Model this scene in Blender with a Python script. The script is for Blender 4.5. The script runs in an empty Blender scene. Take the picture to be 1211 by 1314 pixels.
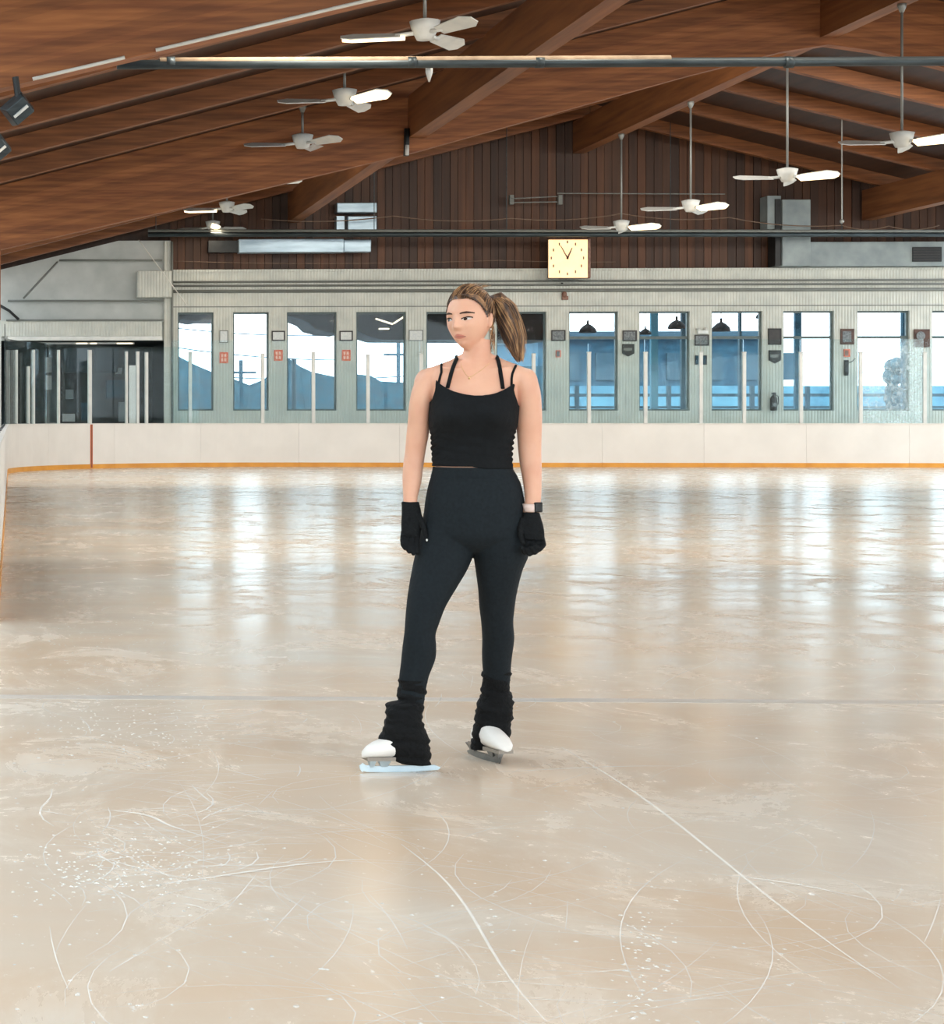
import bpy, bmesh, math, random
import numpy as np
from mathutils import Vector, Matrix
from mathutils.bvhtree import BVHTree

random.seed(7)
SC = bpy.context.scene
COL = SC.collection
# ------------------------------------------------------------------ camera
W, H, F = 1211.0, 1314.0, 2560.0          # focal length in pixels of the 1211x1314 frame
YAW = math.radians(2.5)                   # camera turned slightly left of the rink axis
VPX, CY, CAMH = 15.0, 534.0, 1.24         # rink axis vanishes at the left of the cropped frame
CX = VPX - F * math.tan(YAW)
cam_d = bpy.data.cameras.new('camera')
cam = bpy.data.objects.new('camera', cam_d); COL.objects.link(cam)
cam.location = (0, 0, CAMH); cam.rotation_euler = (math.pi / 2, 0, YAW)
cam_d.sensor_fit = 'HORIZONTAL'; cam_d.sensor_width = 36.0
cam_d.lens = F / W * 36.0
cam_d.shift_x = (W / 2 - CX) / W; cam_d.shift_y = -(H / 2 - CY) / W
cam_d.clip_start = 0.05; cam_d.clip_end = 500
SC.camera = cam
# ------------------------------------------------------------------ world, lights, exposure
SC.view_settings.view_transform = 'Standard'; SC.view_settings.look = 'None'
SC.view_settings.gamma = 1.0; SC.view_settings.use_curve_mapping = False
SC.view_settings.exposure = 0.16
wd = bpy.data.worlds.new('overcast_sky'); SC.world = wd; wd.use_nodes = True
bg = wd.node_tree.nodes['Background']
bg.inputs[0].default_value = (0.84, 0.94, 1.0, 1); bg.inputs[1].default_value = 4.6

def area(name, loc, rot, sx, sy, power, col):
    l = bpy.data.lights.new(name, 'AREA'); l.shape = 'RECTANGLE'; l.size = sx; l.size_y = sy
    l.energy = power; l.color = col
    o = bpy.data.objects.new(name, l); COL.objects.link(o); o.location = loc; o.rotation_euler = rot
    return o
# rows of unseen area lights added under the roof to brighten the ice
for (lx, lz) in ((4.0, 5.4), (10.8, 6.6), (18.0, 6.6), (24.8, 5.4)):
    for ly in (-8.5, -3.0, 4.5, 10.5, 15.0):
        area('ceiling_fill', (lx, ly, lz), (0, 0, 0), 0.6, 2.4, 72, (1.0, 0.92, 0.82))

# fill lights added out of sight behind the near beam, turned down the rink
for lx in (2.5, 6.0, 9.5, 13.0, 16.0, 19.5, 23.0):
    area('beam_fill', (lx, 18.95, 5.44 + 0.25 * (14.4 - abs(lx - 14.4)) - 0.4), (math.radians(38), 0, 0), 1.8, 0.25, 120, (1.0, 0.90, 0.76))
# fill lights added behind the second timber beam to brighten the end wall
for lx in (1.5, 4.5, 8.6, 11.2, 17.6, 20.0, 23.0, 25.0):
    area('beam_fill', (lx, 36.42, 5.44 + 0.25 * (14.4 - abs(lx - 14.4)) - 0.5), (math.radians(62), 0, 0), 1.8, 0.25, 165, (1.0, 0.93, 0.82))

# ------------------------------------------------------------------ helpers
def P(px, py, Y):
    """world point on the plane y=Y that the picture shows at pixel (px,py)"""
    a = (px - CX) / F; b = -(py - CY) / F
    dx = math.cos(YAW) * a - math.sin(YAW); dy = math.sin(YAW) * a + math.cos(YAW)
    t = Y / dy
    return Vector((dx * t, Y, CAMH + b * t))

def lin(c):
    return tuple((v / 255 / 12.92) if v / 255 <= 0.04045 else ((v / 255 + 0.055) / 1.055) ** 2.4 for v in c)

def newmat(name):
    m = bpy.data.materials.new(name); m.use_nodes = True
    nt = m.node_tree; b = nt.nodes['Principled BSDF']
    return m, nt, b

def pm(name, c, c2=None, scale=6.0, stretch=(1, 1, 1), rough=0.6, metal=0.0, bump=0.0, detail=4.0, spec=0.4, emit=None, es=0.0):
    """procedural material: two colours mixed by a stretched noise, with optional relief"""
    m, nt, b = newmat(name)
    c = lin(c); c2 = lin(c2) if c2 else tuple(v * 0.86 for v in c)
    tc = nt.nodes.new('ShaderNodeTexCoord'); mp = nt.nodes.new('ShaderNodeMapping')
    mp.inputs['Scale'].default_value = stretch
    no = nt.nodes.new('ShaderNodeTexNoise'); no.inputs['Scale'].default_value = scale; no.inputs['Detail'].default_value = detail
    rp = nt.nodes.new('ShaderNodeValToRGB')
    rp.color_ramp.elements[0].position = 0.32; rp.color_ramp.elements[1].position = 0.68
    rp.color_ramp.elements[0].color = (*c2, 1); rp.color_ramp.elements[1].color = (*c, 1)
    L = nt.links.new
    L(tc.outputs['Object'], mp.inputs['Vector']); L(mp.outputs[0], no.inputs['Vector']); L(no.outputs['Fac'], rp.inputs['Fac'])
    L(rp.outputs['Color'], b.inputs['Base Color'])
    b.inputs['Roughness'].default_value = rough; b.inputs['Metallic'].default_value = metal
    b.inputs['Specular IOR Level'].default_value = spec
    if bump:
        bp = nt.nodes.new('ShaderNodeBump'); bp.inputs['Strength'].default_value = bump; bp.inputs['Distance'].default_value = 0.01
        L(no.outputs['Fac'], bp.inputs['Height']); L(bp.outputs['Normal'], b.inputs['Normal'])
    if emit:
        b.inputs['Emission Color'].default_value = (*lin(emit), 1); b.inputs['Emission Strength'].default_value = es
    return m

def glassmat(name, tint, gloss, haze, hazecol=(200, 225, 230)):
    m, nt, b = newmat(name); L = nt.links.new
    out = nt.nodes['Material Output']
    tr = nt.nodes.new('ShaderNodeBsdfTransparent'); tr.inputs[0].default_value = (*tint, 1)
    gl = nt.nodes.new('ShaderNodeBsdfGlossy'); gl.inputs['Roughness'].default_value = 0.03
    df = nt.nodes.new('ShaderNodeBsdfDiffuse'); df.inputs[0].default_value = (*lin(hazecol), 1)
    lw = nt.nodes.new('ShaderNodeLayerWeight'); lw.inputs['Blend'].default_value = gloss
    m1 = nt.nodes.new('ShaderNodeMixShader'); m2 = nt.nodes.new('ShaderNodeMixShader')
    L(lw.outputs['Fresnel'], m1.inputs[0]); L(tr.outputs[0], m1.inputs[1]); L(gl.outputs[0], m1.inputs[2])
    tc = nt.nodes.new('ShaderNodeTexCoord'); no = nt.nodes.new('ShaderNodeTexNoise'); no.inputs['Scale'].default_value = 14; no.inputs['Detail'].default_value = 6
    mr = nt.nodes.new('ShaderNodeMapRange'); mr.inputs['From Min'].default_value = 0.45; mr.inputs['From Max'].default_value = 0.75
    mr.inputs['To Min'].default_value = haze * 0.5; mr.inputs['To Max'].default_value = haze * 2.2
    L(tc.outputs['Object'], no.inputs['Vector']); L(no.outputs['Fac'], mr.inputs['Value']); L(mr.outputs[0], m2.inputs[0])
    L(m1.outputs[0], m2.inputs[1]); L(df.outputs[0], m2.inputs[2]); L(m2.outputs[0], out.inputs['Surface'])
    return m

class MB:
    def __init__(s): s.v = []; s.f = []
    def add(s, vs, fs):
        n = len(s.v); s.v += [tuple(v) for v in vs]; s.f += [tuple(i + n for i in f) for f in fs]; return s
    def hexa(s, a):   # 8 corners: bottom 4 ccw, top 4 ccw
        return s.add(a, [(3, 2, 1, 0), (4, 5, 6, 7), (0, 1, 5, 4), (1, 2, 6, 5), (2, 3, 7, 6), (3, 0, 4, 7)])
    def box(s, x0, x1, y0, y1, z0, z1):
        return s.hexa([(x0, y0, z0), (x1, y0, z0), (x1, y1, z0), (x0, y1, z0), (x0, y0, z1), (x1, y0, z1), (x1, y1, z1), (x0, y1, z1)])
    def pbox(s, x0, y0, x1, y1, Y, th):   # pixel rectangle on plane Y, thickness th towards the camera
        a = P(x0, y1, Y); b = P(x1, y0, Y)
        return s.box(a.x, b.x, Y - th, Y, a.z, b.z)
    def poly(s, pts, d):  # extrude planar polygon along vector d
        n = len(pts); d = Vector(d); vs = [Vector(p) for p in pts] + [Vector(p) + d for p in pts]
        fs = [tuple(range(n - 1, -1, -1)), tuple(range(n, 2 * n))] + [(i, (i + 1) % n, n + (i + 1) % n, n + i) for i in range(n)]
        return s.add(vs, fs)
    def tube(s, pts, r, n=8, cap=True):
        pts = [Vector(p) for p in pts]; rs = r if isinstance(r, (list, tuple)) else [r] * len(pts)
        vs = []; up = Vector((0, 0, 1)); prev = None
        for i, p in enumerate(pts):
            t = (pts[min(i + 1, len(pts) - 1)] - pts[max(i - 1, 0)]).normalized()
            if prev is None:
                ref = up if abs(t.z) < 0.9 else Vector((1, 0, 0)); u = t.cross(ref).normalized()
            else:
                u = (prev - t * prev.dot(t)); u = u.normalized() if u.length > 1e-6 else t.orthogonal().normalized()
            prev = u; w = t.cross(u)
            for k in range(n):
                a = 2 * math.pi * k / n; vs.append(p + (u * math.cos(a) + w * math.sin(a)) * rs[i])
        fs = [(i * n + k, i * n + (k + 1) % n, (i + 1) * n + (k + 1) % n, (i + 1) * n + k) for i in range(len(pts) - 1) for k in range(n)]
        if cap: fs += [tuple(range(n - 1, -1, -1)), tuple(range((len(pts) - 1) * n, len(pts) * n))]
        return s.add(vs, fs)
    def rings(s, rings, cap0=True, cap1=True):  # loft equal-length closed rings
        n = len(rings[0]); vs = [p for r in rings for p in r]
        fs = [(i * n + k, i * n + (k + 1) % n, (i + 1) * n + (k + 1) % n, (i + 1) * n + k) for i in range(len(rings) - 1) for k in range(n)]
        if cap0: fs.append(tuple(range(n - 1, -1, -1)))
        if cap1: fs.append(tuple(range((len(rings) - 1) * n, len(rings) * n)))
        return s.add(vs, fs)
    def ball(s, c, r, nu=16, nv=10):
        c = Vector(c); r = r if hasattr(r, '__len__') else (r, r, r)
        rg = []
        for j in range(nv + 1):
            t = math.pi * (0.02 + 0.96 * j / nv); rg.append([(c.x + r[0] * math.sin(t) * math.cos(2 * math.pi * k / nu), c.y + r[1] * math.sin(t) * math.sin(2 * math.pi * k / nu), c.z + r[2] * math.cos(t)) for k in range(nu)])
        return s.rings(rg)
    def mesh(s, name):
        me = bpy.data.meshes.new(name); me.from_pydata(s.v, [], s.f); me.update()
        bm = bmesh.new(); bm.from_mesh(me); bmesh.ops.recalc_face_normals(bm, faces=bm.faces); bm.to_mesh(me); bm.free()
        return me
    def build(s, name, mat, parent=None, smooth=False, bevel=0.0):
        return link(s.mesh(name), name, mat, parent, smooth, bevel)

def link(me, name, mat, parent=None, smooth=False, bevel=0.0):
    o = bpy.data.objects.new(name, me); COL.objects.link(o)
    if mat and not me.materials: me.materials.append(mat)
    if smooth: me.polygons.foreach_set('use_smooth', [True] * len(me.polygons))
    if parent is not None: o.parent = parent; o.matrix_parent_inverse = inv_of(parent)
    if bevel:
        md = o.modifiers.new('edge', 'BEVEL'); md.width = bevel; md.segments = 2; md.limit_method = 'ANGLE'
    return o

def inv_of(p):   # world matrix of a root empty / mesh from its own channels
    m = Matrix.LocRotScale(p.location, p.rotation_euler, p.scale)
    if p.parent is not None: m = p.parent_inv_world @ m if hasattr(p, 'parent_inv_world') else m
    return m.inverted()

def tag(o, label=None, cat=None, group=None, kind=None):
    if label: o['label'] = label
    if cat: o['category'] = cat
    if group: o['group'] = group
    if kind: o['kind'] = kind
    return o

def empty(name, loc=(0, 0, 0), rz=0.0):
    o = bpy.data.objects.new(name, None); COL.objects.link(o); o.location = loc; o.rotation_euler = (0, 0, rz); o.empty_display_size = 0.1
    return o

def struct(o): o['kind'] = 'structure'; return o

# ------------------------------------------------------------------ materials
def wood(name, c1, c2, axis, scale=5.0, lam=0.0):
    """timber with grain along axis, optional glulam lamination lines across z"""
    st = {'x': (0.12, 2.0, 2.0), 'y': (2.0, 0.12, 2.0), 'z': (2.0, 2.0, 0.10)}[axis]
    m = pm(name, c1, c2, scale, st, 0.55, 0, 0.15, 6, 0.35)
    if lam:
        nt = m.node_tree; L = nt.links.new; b = nt.nodes['Principled BSDF']
        rp = [n for n in nt.nodes if n.type == 'VALTORGB'][0]; tc = [n for n in nt.nodes if n.type == 'TEX_COORD'][0]
        sx = nt.nodes.new('ShaderNodeSeparateXYZ'); L(tc.outputs['Object'], sx.inputs[0])
        # lamination lines follow the roof slope: z - 0.25*|..|
        a = nt.nodes.new('ShaderNodeMath'); a.operation = 'SUBTRACT'; a.inputs[1].default_value = 14.4; L(sx.outputs['X'], a.inputs[0])
        ab = nt.nodes.new('ShaderNodeMath'); ab.operation = 'ABSOLUTE'; L(a.outputs[0], ab.inputs[0])
        ml = nt.nodes.new('ShaderNodeMath'); ml.operation = 'MULTIPLY_ADD'; ml.inputs[1].default_value = 0.25; L(ab.outputs[0], ml.inputs[0]); L(sx.outputs['Z'], ml.inputs[2])
        md = nt.nodes.new('ShaderNodeMath'); md.operation = 'DIVIDE'; md.inputs[1].default_value = lam; L(ml.outputs[0], md.inputs[0])
        fl = nt.nodes.new('ShaderNodeMath'); fl.operation = 'FLOOR'; L(md.outputs[0], fl.inputs[0])
        wn = nt.nodes.new('ShaderNodeTexWhiteNoise'); wn.noise_dimensions = '1D'; L(fl.outputs[0], wn.inputs['W'])
        mr = nt.nodes.new('ShaderNodeMapRange'); mr.inputs['To Min'].default_value = 0.82; mr.inputs['To Max'].default_value = 1.12; L(wn.outputs['Value'], mr.inputs['Value'])
        mx = nt.nodes.new('ShaderNodeVectorMath'); mx.operation = 'SCALE'; L(rp.outputs['Color'], mx.inputs[0]); L(mr.outputs[0], mx.inputs['Scale'])
        L(mx.outputs[0], b.inputs['Base Color'])
    return m

M = {}
M['glulam'] = wood('glulam_timber', (164, 104, 60), (122, 72, 42), 'x', 9, 0.055)
M['purlin'] = wood('purlin_timber', (146, 94, 56), (108, 66, 40), 'y', 4)
M['joist'] = wood('joist_timber', (142, 90, 54), (104, 64, 38), 'x', 9)
M['deck'] = wood('roof_deck', (70, 44, 29), (50, 32, 22), 'y', 3)
M['plank'] = [wood('siding_plank_%d' % i, c, tuple(int(v * .75) for v in c), 'z', 4) for i, c in enumerate([(88, 58, 40), (76, 50, 36), (98, 62, 40), (68, 47, 37)])]
M['white_wall'] = pm('painted_siding', (206, 208, 200), (190, 194, 188), 3, (1, 1, 1), 0.7)
M['grey_wall'] = pm('painted_block', (196, 200, 198), (178, 184, 182), 2, (1, 1, 1), 0.8)
M['board'] = pm('dasher_plastic', (226, 223, 218), (218, 215, 210), 1.5, (1, 1, 1), 0.35, spec=0.5)
M['kick'] = pm('yellow_kick_plastic', (222, 158, 62), (206, 140, 48), 3, rough=0.4)
M['cap'] = pm('cap_rail_plastic', (222, 220, 214), None, 3, rough=0.4)
M['orange'] = pm('gate_edge_orange', (196, 104, 62), None, 5, rough=0.5)
M['post'] = pm('post_aluminium', (214, 216, 212), (196, 200, 198), 5, rough=0.45, metal=0.1)
M['white_metal'] = pm('fan_white_enamel', (222, 226, 224), (206, 212, 212), 6, rough=0.4)
M['lamp'] = pm('blade_glint', (255, 236, 205), None, 4, emit=(255, 226, 178), es=3.0)  # emission imitates light caught by a fan blade, not a fitting
M['tube'] = pm('tube_lamp_glow', (255, 240, 215), None, 4, emit=(255, 234, 200), es=1.6)
M['clock'] = pm('clock_dial_backlit', (250, 214, 150), (240, 190, 120), 3, emit=(255, 224, 172), es=0.95)
M['dark_pipe'] = pm('dark_steel_pipe', (70, 80, 84), (48, 56, 60), 8, (0.3, 2, 2), 0.45, 0.5)
M['rod'] = pm('grey_rod', (150, 154, 152), None, 6, rough=0.45, metal=0.4)
M['conduit'] = pm('conduit_grey', (120, 124, 120), None, 6, rough=0.5)
M['wire'] = pm('wire_brown', (126, 104, 88), None, 6, rough=0.6)
M['wire_white'] = pm('wire_white', (216, 214, 206), None, 6, rough=0.6)
M['duct'] = pm('sheet_metal_duct', (176, 196, 208), (140, 160, 174), 2.5, (0.5, 1, 3), 0.35, 0.35)
M['duct_dim'] = pm('grey_duct_paint', (150, 162, 164), (128, 140, 144), 2.5, rough=0.6)
M['black'] = pm('black_plastic', (34, 38, 40), (24, 28, 30), 8, rough=0.5)
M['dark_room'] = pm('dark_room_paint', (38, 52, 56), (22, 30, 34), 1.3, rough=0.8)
M['frame_dark'] = pm('dark_frame', (62, 60, 60), (46, 46, 48), 9, rough=0.5)
M['frame_brown'] = pm('brown_frame', (94, 66, 56), (70, 50, 44), 9, rough=0.5)
M['paper'] = pm('notice_paper', (222, 224, 222), (200, 206, 208), 20, rough=0.8)
M['paper_dim'] = pm('grey_notice', (140, 146, 148), (92, 98, 104), 30, rough=0.8)
M['red_sign'] = pm('orange_red_plate', (232, 128, 96), (214, 98, 70), 20, rough=0.5)
M['red_pale'] = pm('pale_plate_print', (244, 214, 198), (236, 170, 146), 40, rough=0.5)
M['bronze'] = pm('brown_bell', (140, 104, 88), (110, 78, 66), 20, rough=0.5)
M['winframe'] = pm('window_frame_teal', (96, 112, 112), (78, 92, 94), 8, rough=0.5)
M['glass'] = glassmat('window_glass', (0.94, 0.98, 1.0), 0.2, 0.006)
M['plexi'] = glassmat('rink_shield', (0.92, 0.97, 0.98), 0.14, 0.014)
M['plexi_hazy'] = glassmat('rink_shield_scuffed', (0.9, 0.98, 1.0), 0.2, 0.20, (226, 240, 244))
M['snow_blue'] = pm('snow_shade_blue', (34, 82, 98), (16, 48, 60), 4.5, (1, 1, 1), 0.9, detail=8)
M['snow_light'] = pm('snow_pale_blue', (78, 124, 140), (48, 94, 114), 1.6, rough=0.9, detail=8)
M['far_blue'] = pm('blue_facade', (44, 84, 102), (26, 56, 72), 2.0, (1, 1, 3), 0.9)
M['far_dark'] = pm('dark_soffit', (20, 23, 26), (14, 16, 19), 2, rough=0.9)
M['pole'] = pm('dark_pole', (50, 74, 86), None, 3, rough=0.8)
M['ground'] = pm('outdoor_snow', (190, 208, 216), (160, 184, 196), 0.3, rough=0.9)

# siding grooves on the white window wall
def grooves(m, scale, strength):
    nt = m.node_tree; L = nt.links.new; b = nt.nodes['Principled BSDF']
    tc = [n for n in nt.nodes if n.type == 'TEX_COORD'][0]
    wv = nt.nodes.new('ShaderNodeTexWave'); wv.bands_direction = 'X'; wv.inputs['Scale'].default_value = scale; wv.inputs['Distortion'].default_value = 0
    L(tc.outputs['Object'], wv.inputs['Vector'])
    bp = nt.nodes.new('ShaderNodeBump'); bp.inputs['Strength'].default_value = strength; bp.inputs['Distance'].default_value = 0.02
    L(wv.outputs['Fac'], bp.inputs['Height']); L(bp.outputs['Normal'], b.inputs['Normal'])
grooves(M['white_wall'], 4.2, 0.5)

def ice_material():
    m, nt, b = newmat('rink_ice'); L = nt.links.new
    N = nt.nodes.new
    tc = N('ShaderNodeTexCoord')
    def noise(scale, st, detail=5, rough=0.6, dist=0.0):
        mp = N('ShaderNodeMapping'); mp.inputs['Scale'].default_value = st
        n = N('ShaderNodeTexNoise'); n.inputs['Scale'].default_value = scale; n.inputs['Detail'].default_value = detail
        n.inputs['Roughness'].default_value = rough; n.inputs['Distortion'].default_value = dist
        L(tc.outputs['Object'], mp.inputs[0]); L(mp.outputs[0], n.inputs['Vector']); return n
    def rng(src, a, c, lo=0.0, hi=1.0):
        r = N('ShaderNodeMapRange'); r.inputs['From Min'].default_value = a; r.inputs['From Max'].default_value = c
        r.inputs['To Min'].default_value = lo; r.inputs['To Max'].default_value = hi; L(src, r.inputs['Value']); return r.outputs[0]
    def mix(f, c1, c2):
        x = N('ShaderNodeMix'); x.data_type = 'RGBA'; L(f, x.inputs[0])
        for i, c in ((6, c1), (7, c2)):
            if isinstance(c, tuple): x.inputs[i].default_value = (*c, 1)
            else: L(c, x.inputs[i])
        return x.outputs[2]
    big = noise(0.55, (1, 1, 1), 4, 0.55, 0.6)
    col = mix(rng(big.outputs['Fac'], 0.36, 0.64), lin((212, 190, 166)), lin((214, 204, 190)))
    worn = noise(1.6, (1, 0.7, 1), 8, 0.72, 0.8)
    frost = rng(worn.outputs['Fac'], 0.46, 0.85, 0, 0.50)
    col = mix(frost, col, lin((232, 234, 230)))
    fleck = noise(34, (1, 0.6, 1), 3, 0.6)
    ff = rng(fleck.outputs['Fac'], 0.66, 0.74, 0, 0.6)
    col = mix(ff, col, lin((240, 242, 240)))
    L(col, b.inputs['Base Color'])
    streak = noise(1.0, (0.35, 2.2, 1), 5, 0.6)
    rr = N('ShaderNodeMath'); rr.operation = 'ADD'; L(rng(streak.outputs['Fac'], 0.3, 0.7, 0.14, 0.24), rr.inputs[0]); L(rng(worn.outputs['Fac'], 0.5, 0.75, 0.0, 0.3), rr.inputs[1])
    L(rr.outputs[0], b.inputs['Roughness'])
    b.inputs['IOR'].default_value = 1.31; b.inputs['Specular IOR Level'].default_value = 0.24
    rip = noise(2.2, (0.25, 1.6, 1), 4, 0.55)
    bp = N('ShaderNodeBump'); bp.inputs['Strength'].default_value = 0.02; bp.inputs['Distance'].default_value = 0.02
    L(rip.outputs['Fac'], bp.inputs['Height']); L(bp.outputs['Normal'], b.inputs['Normal'])
    return m
M['ice'] = ice_material()

# ------------------------------------------------------------------ big structure
BY, WY = 49.2, 51.4            # boards at the far end, wall behind the walkway
XL, XR = -0.09, 28.9           # inner faces of the side boards
RC = 6.6                       # corner radius
RIDGE = 14.4
def deck_z(x): return 5.44 + 0.25 * (RIDGE - abs(x - RIDGE))
def joist_z(x): return deck_z(x) - 0.30

fl = MB(); nx, ny = 2, 2
fl.box(-4.0, 33, -14, 53.0, -0.12, 0.0)
floor = struct(fl.build('floor', M['ice'])); tag(floor, 'pale beige scratched ice sheet of the rink', 'ice rink')

cl = MB()   # deck; unseen eave gaps added on both sides to let sky light in
for xs in ((-4.2, -3.6), (-1.2, RIDGE), (RIDGE, 25.4), (29.6, 33.0)):
    cl.poly([(xs[0], -12, deck_z(xs[0])), (xs[1], -12, deck_z(xs[1])), (xs[1], -12, deck_z(xs[1]) + .2), (xs[0], -12, deck_z(xs[0]) + .2)], (0, 65.2, 0))
ceiling = struct(cl.build('ceiling', M['deck'])); tag(ceiling, 'brown timber roof deck with beams, purlins and joists', 'ceiling')

# main glulam frames
lo = [(-3.8, 3.45), (0, 4.28), (3.6, 5.10), (7.2, 5.95), (11.9, 7.25), (13.6, 7.68), (14.4, 7.80)]
lower = lo + [(2 * RIDGE - x, z) for x, z in reversed(lo[:-1])]
for fy in (1.0, 18.5, 36.0):
    b = MB(); top = [(x, deck_z(x) - 0.002) for x in (32.6, RIDGE, -3.8)]
    # split into quads between lower and upper edges
    pts = [(x, z, deck_z(x) - 0.004) for x, z in lower]
    ring = []
    for x, z0, z1 in pts: ring.append([(x, fy - 0.13, z0), (x, fy + 0.13, z0), (x, fy + 0.13, z1), (x, fy - 0.13, z1)])
    b.rings(ring); b.build('glulam_beam', M['glulam'], ceiling)
# column of the frame beside the boards
for fy in (18.5, 36.0):
    MB().box(-0.62, -0.20, fy - 0.14, fy + 0.14, 2.95, 4.5).build('column', M['glulam'], ceiling)
    MB().box(-0.64, -0.19, fy - 0.16, fy + 0.16, 0.0, 2.96).build('column_casing', M['white_wall'], ceiling)
# purlins and joists
for x, dep in ((7.2, 0.75), (14.4, 0.80), (21.6, 0.75)):
    for y0, y1 in ((1.13, 18.37), (18.63, 35.87), (36.13, WY - 0.02)):
        zt = joist_z(x) - (0.0 if x != 14.4 else 0.02)
        MB().box(x - 0.15, x + 0.15, y0, y1, zt - dep, zt).build('purlin', M['purlin'], ceiling)
for y0 in (1.0, 18.5, 36.0):
    for k in range(1, 6):
        y = y0 + k * 2.9
        if y > WY: continue
        for sgn in (0, 1):
            xs = (-3.9, RIDGE - 0.01) if sgn == 0 else (RIDGE + 0.01, 32.7)
            b = MB(); ring = []
            for x in xs: ring.append([(x, y - 0.09, joist_z(x)), (x, y + 0.09, joist_z(x)), (x, y + 0.09, deck_z(x) - 0.003), (x, y - 0.09, deck_z(x) - 0.003)])
            b.rings(ring).build('joist', M['joist'], ceiling)

# gable wall of vertical timber planks
gable = MB().poly([(-3.9, WY + 0.26, 4.9), (32.7, WY + 0.26, 4.9), (32.7, WY + 0.26, deck_z(32.7)), (RIDGE, WY + 0.26, deck_z(RIDGE)), (-3.9, WY + 0.26, deck_z(-3.9))], (0, 0.12, 0)).build('wall_gable', M['plank'][3])
struct(gable); tag(gable, 'brown gable wall of vertical timber planks above the white wall', 'wall')
ztop_white = P(600, 348, WY).z
x = P(219, 348, WY).x; k = 0
while x < 25.2:
    w = 0.19 + 0.03 * random.random(); g = 0.012
    d = 0.04 + 0.03 * random.random()
    xa, xb = x, x + w - g; y0 = WY + 0.26 - d
    zz0 = ztop_white - 0.1
    MB().hexa([(xa, y0, zz0), (xb, y0, zz0), (xb, WY + 0.262, zz0), (xa, WY + 0.262, zz0), (xa, y0, deck_z(xa)), (xb, y0, deck_z(xb)), (xb, WY + 0.262, deck_z(xb)), (xa, WY + 0.262, deck_z(xa))]).build('plank', random.choice(M['plank']), gable)
    x += w

# white wall with windows
WIN = [(228, 274), (299, 345), (368, 432), (457, 521), (547, 611), (637, 701), (730, 793), (820, 885), (913, 978), (1005, 1070), (1100, 1167), (1196, 1262)]
WT, WB = P(600, 400, WY).z, P(600, 527, WY).z
xw = [(P(a, 460, WY).x, P(b, 460, WY).x) for a, b in WIN]
x0 = P(219, 400, WY).x; x1 = 32.0
wb = MB()
wb.box(x0, x1, WY, WY + 0.22, WT, ztop_white); wb.box(x0, x1, WY, WY + 0.22, 0, WB)
edges = [x0] + [v for p in xw for v in p] + [x1]
for i in range(0, len(edges), 2): wb.box(edges[i], edges[i + 1], WY, WY + 0.22, WB, WT)
wall_back = struct(wb.build('wall_back', M['white_wall'])); tag(wall_back, 'pale painted wall with a row of tall windows behind the rink', 'wall')
# ledge and horizontal pipes of the wall
MB().box(x0, x1, WY - 0.05, WY + 0.24, ztop_white, ztop_white + 0.06).build('ledge', M['white_wall'], wall_back)
for py, r in ((361, 0.026), (366, 0.026), (373, 0.04)):
    z = P(600, py, WY).z
    MB().tube([(x0, WY - 0.05, z), (x1, WY - 0.05, z)], r, 8).build('pipe', M['conduit'], wall_back, True)
MB().box(x0, x1, WY - 0.012, WY + 0.01, P(600, 393, WY).z - 0.012, P(600, 393, WY).z + 0.012).build('seam_strip', M['conduit'], wall_back)
for i, (a, b_) in enumerate(xw):
    w = MB(); t = 0.045; ya, yb = WY + 0.10, WY + 0.18
    w.box(a, a + t, ya, yb, WB, WT); w.box(b_ - t, b_, ya, yb, WB, WT); w.box(a + t, b_ - t, ya, yb, WT - t, WT); w.box(a + t, b_ - t, ya, yb, WB, WB + t)
    wo = struct(w.build('window_%d' % (i + 1), M['winframe']))
    tag(wo, 'tall window, number %d counted from the dark opening at the left' % (i + 1), 'window')
    zm = P(600, 433.5, WY).z
    spans = [(WB + t, WT - t)]
    if i >= 6:
        spans = [(WB + t, zm - 0.035), (zm + 0.035, WT - t)]
        MB().box(a + t, b_ - t, ya, yb, zm - 0.035, zm + 0.035).build('mullion', M['winframe'], wo)
    for z0, z1 in spans: MB().box(a + t, b_ - t, WY + 0.135, WY + 0.145, z0, z1).build('pane', M['glass'], wo)

# left block above and around the opening
gl = MB(); xa = -4.0
zt = P(150, 309, WY).z; zo = P(100, 437, WY).z
gl.poly([(xa, WY, zo), (x0, WY, zo), (x0, WY, zt), (P(152, 308, WY).x, WY, zt), (P(10, 344, WY).x, WY, P(10, 344, WY).z), (xa, WY, 4.2)], (0, 0.22, 0))
wf = struct(gl.build('wall_left_bulkhead', M['grey_wall'])); tag(wf, 'grey white wall block above the dark opening at the left', 'wall')
MB().pbox(0, 412, 207, 432, WY, 0.25).build('fascia', M['white_wall'], wf)
MB().pbox(10, 432, 207, 437.5, WY, 0.32).build('header_rail', M['post'], wf)
MB().pbox(175, 349, 218.5, 383, WY, 0.45).build('boxed_duct', M['white_wall'], wf, bevel=0.02)
MB().pbox(210, 310, 219, 545, WY, 0.12).build('corner_pilaster', M['white_wall'], wf)
for (a, b_) in (((10, 386), (210, 386)), ((76, 334), (208, 334)), ((30, 383), (74, 336)), ((8, 411), (210, 411))):
    MB().tube([P(a[0], a[1], WY - 0.27), P(b_[0], b_[1], WY - 0.27)], 0.03, 6).build('conduit', M['conduit'], wf, True)
MB().tube([P(0, 392, WY - .3), P(12, 399, WY - .3), P(24, 410, WY - .3)], 0.04, 6).build('conduit', M['black'], wf, True)
MB().tube([P(220.5, 310, WY - .16), P(221, 545, WY - .16)], 0.035, 6).build('conduit', M['conduit'], wf, True)

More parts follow.
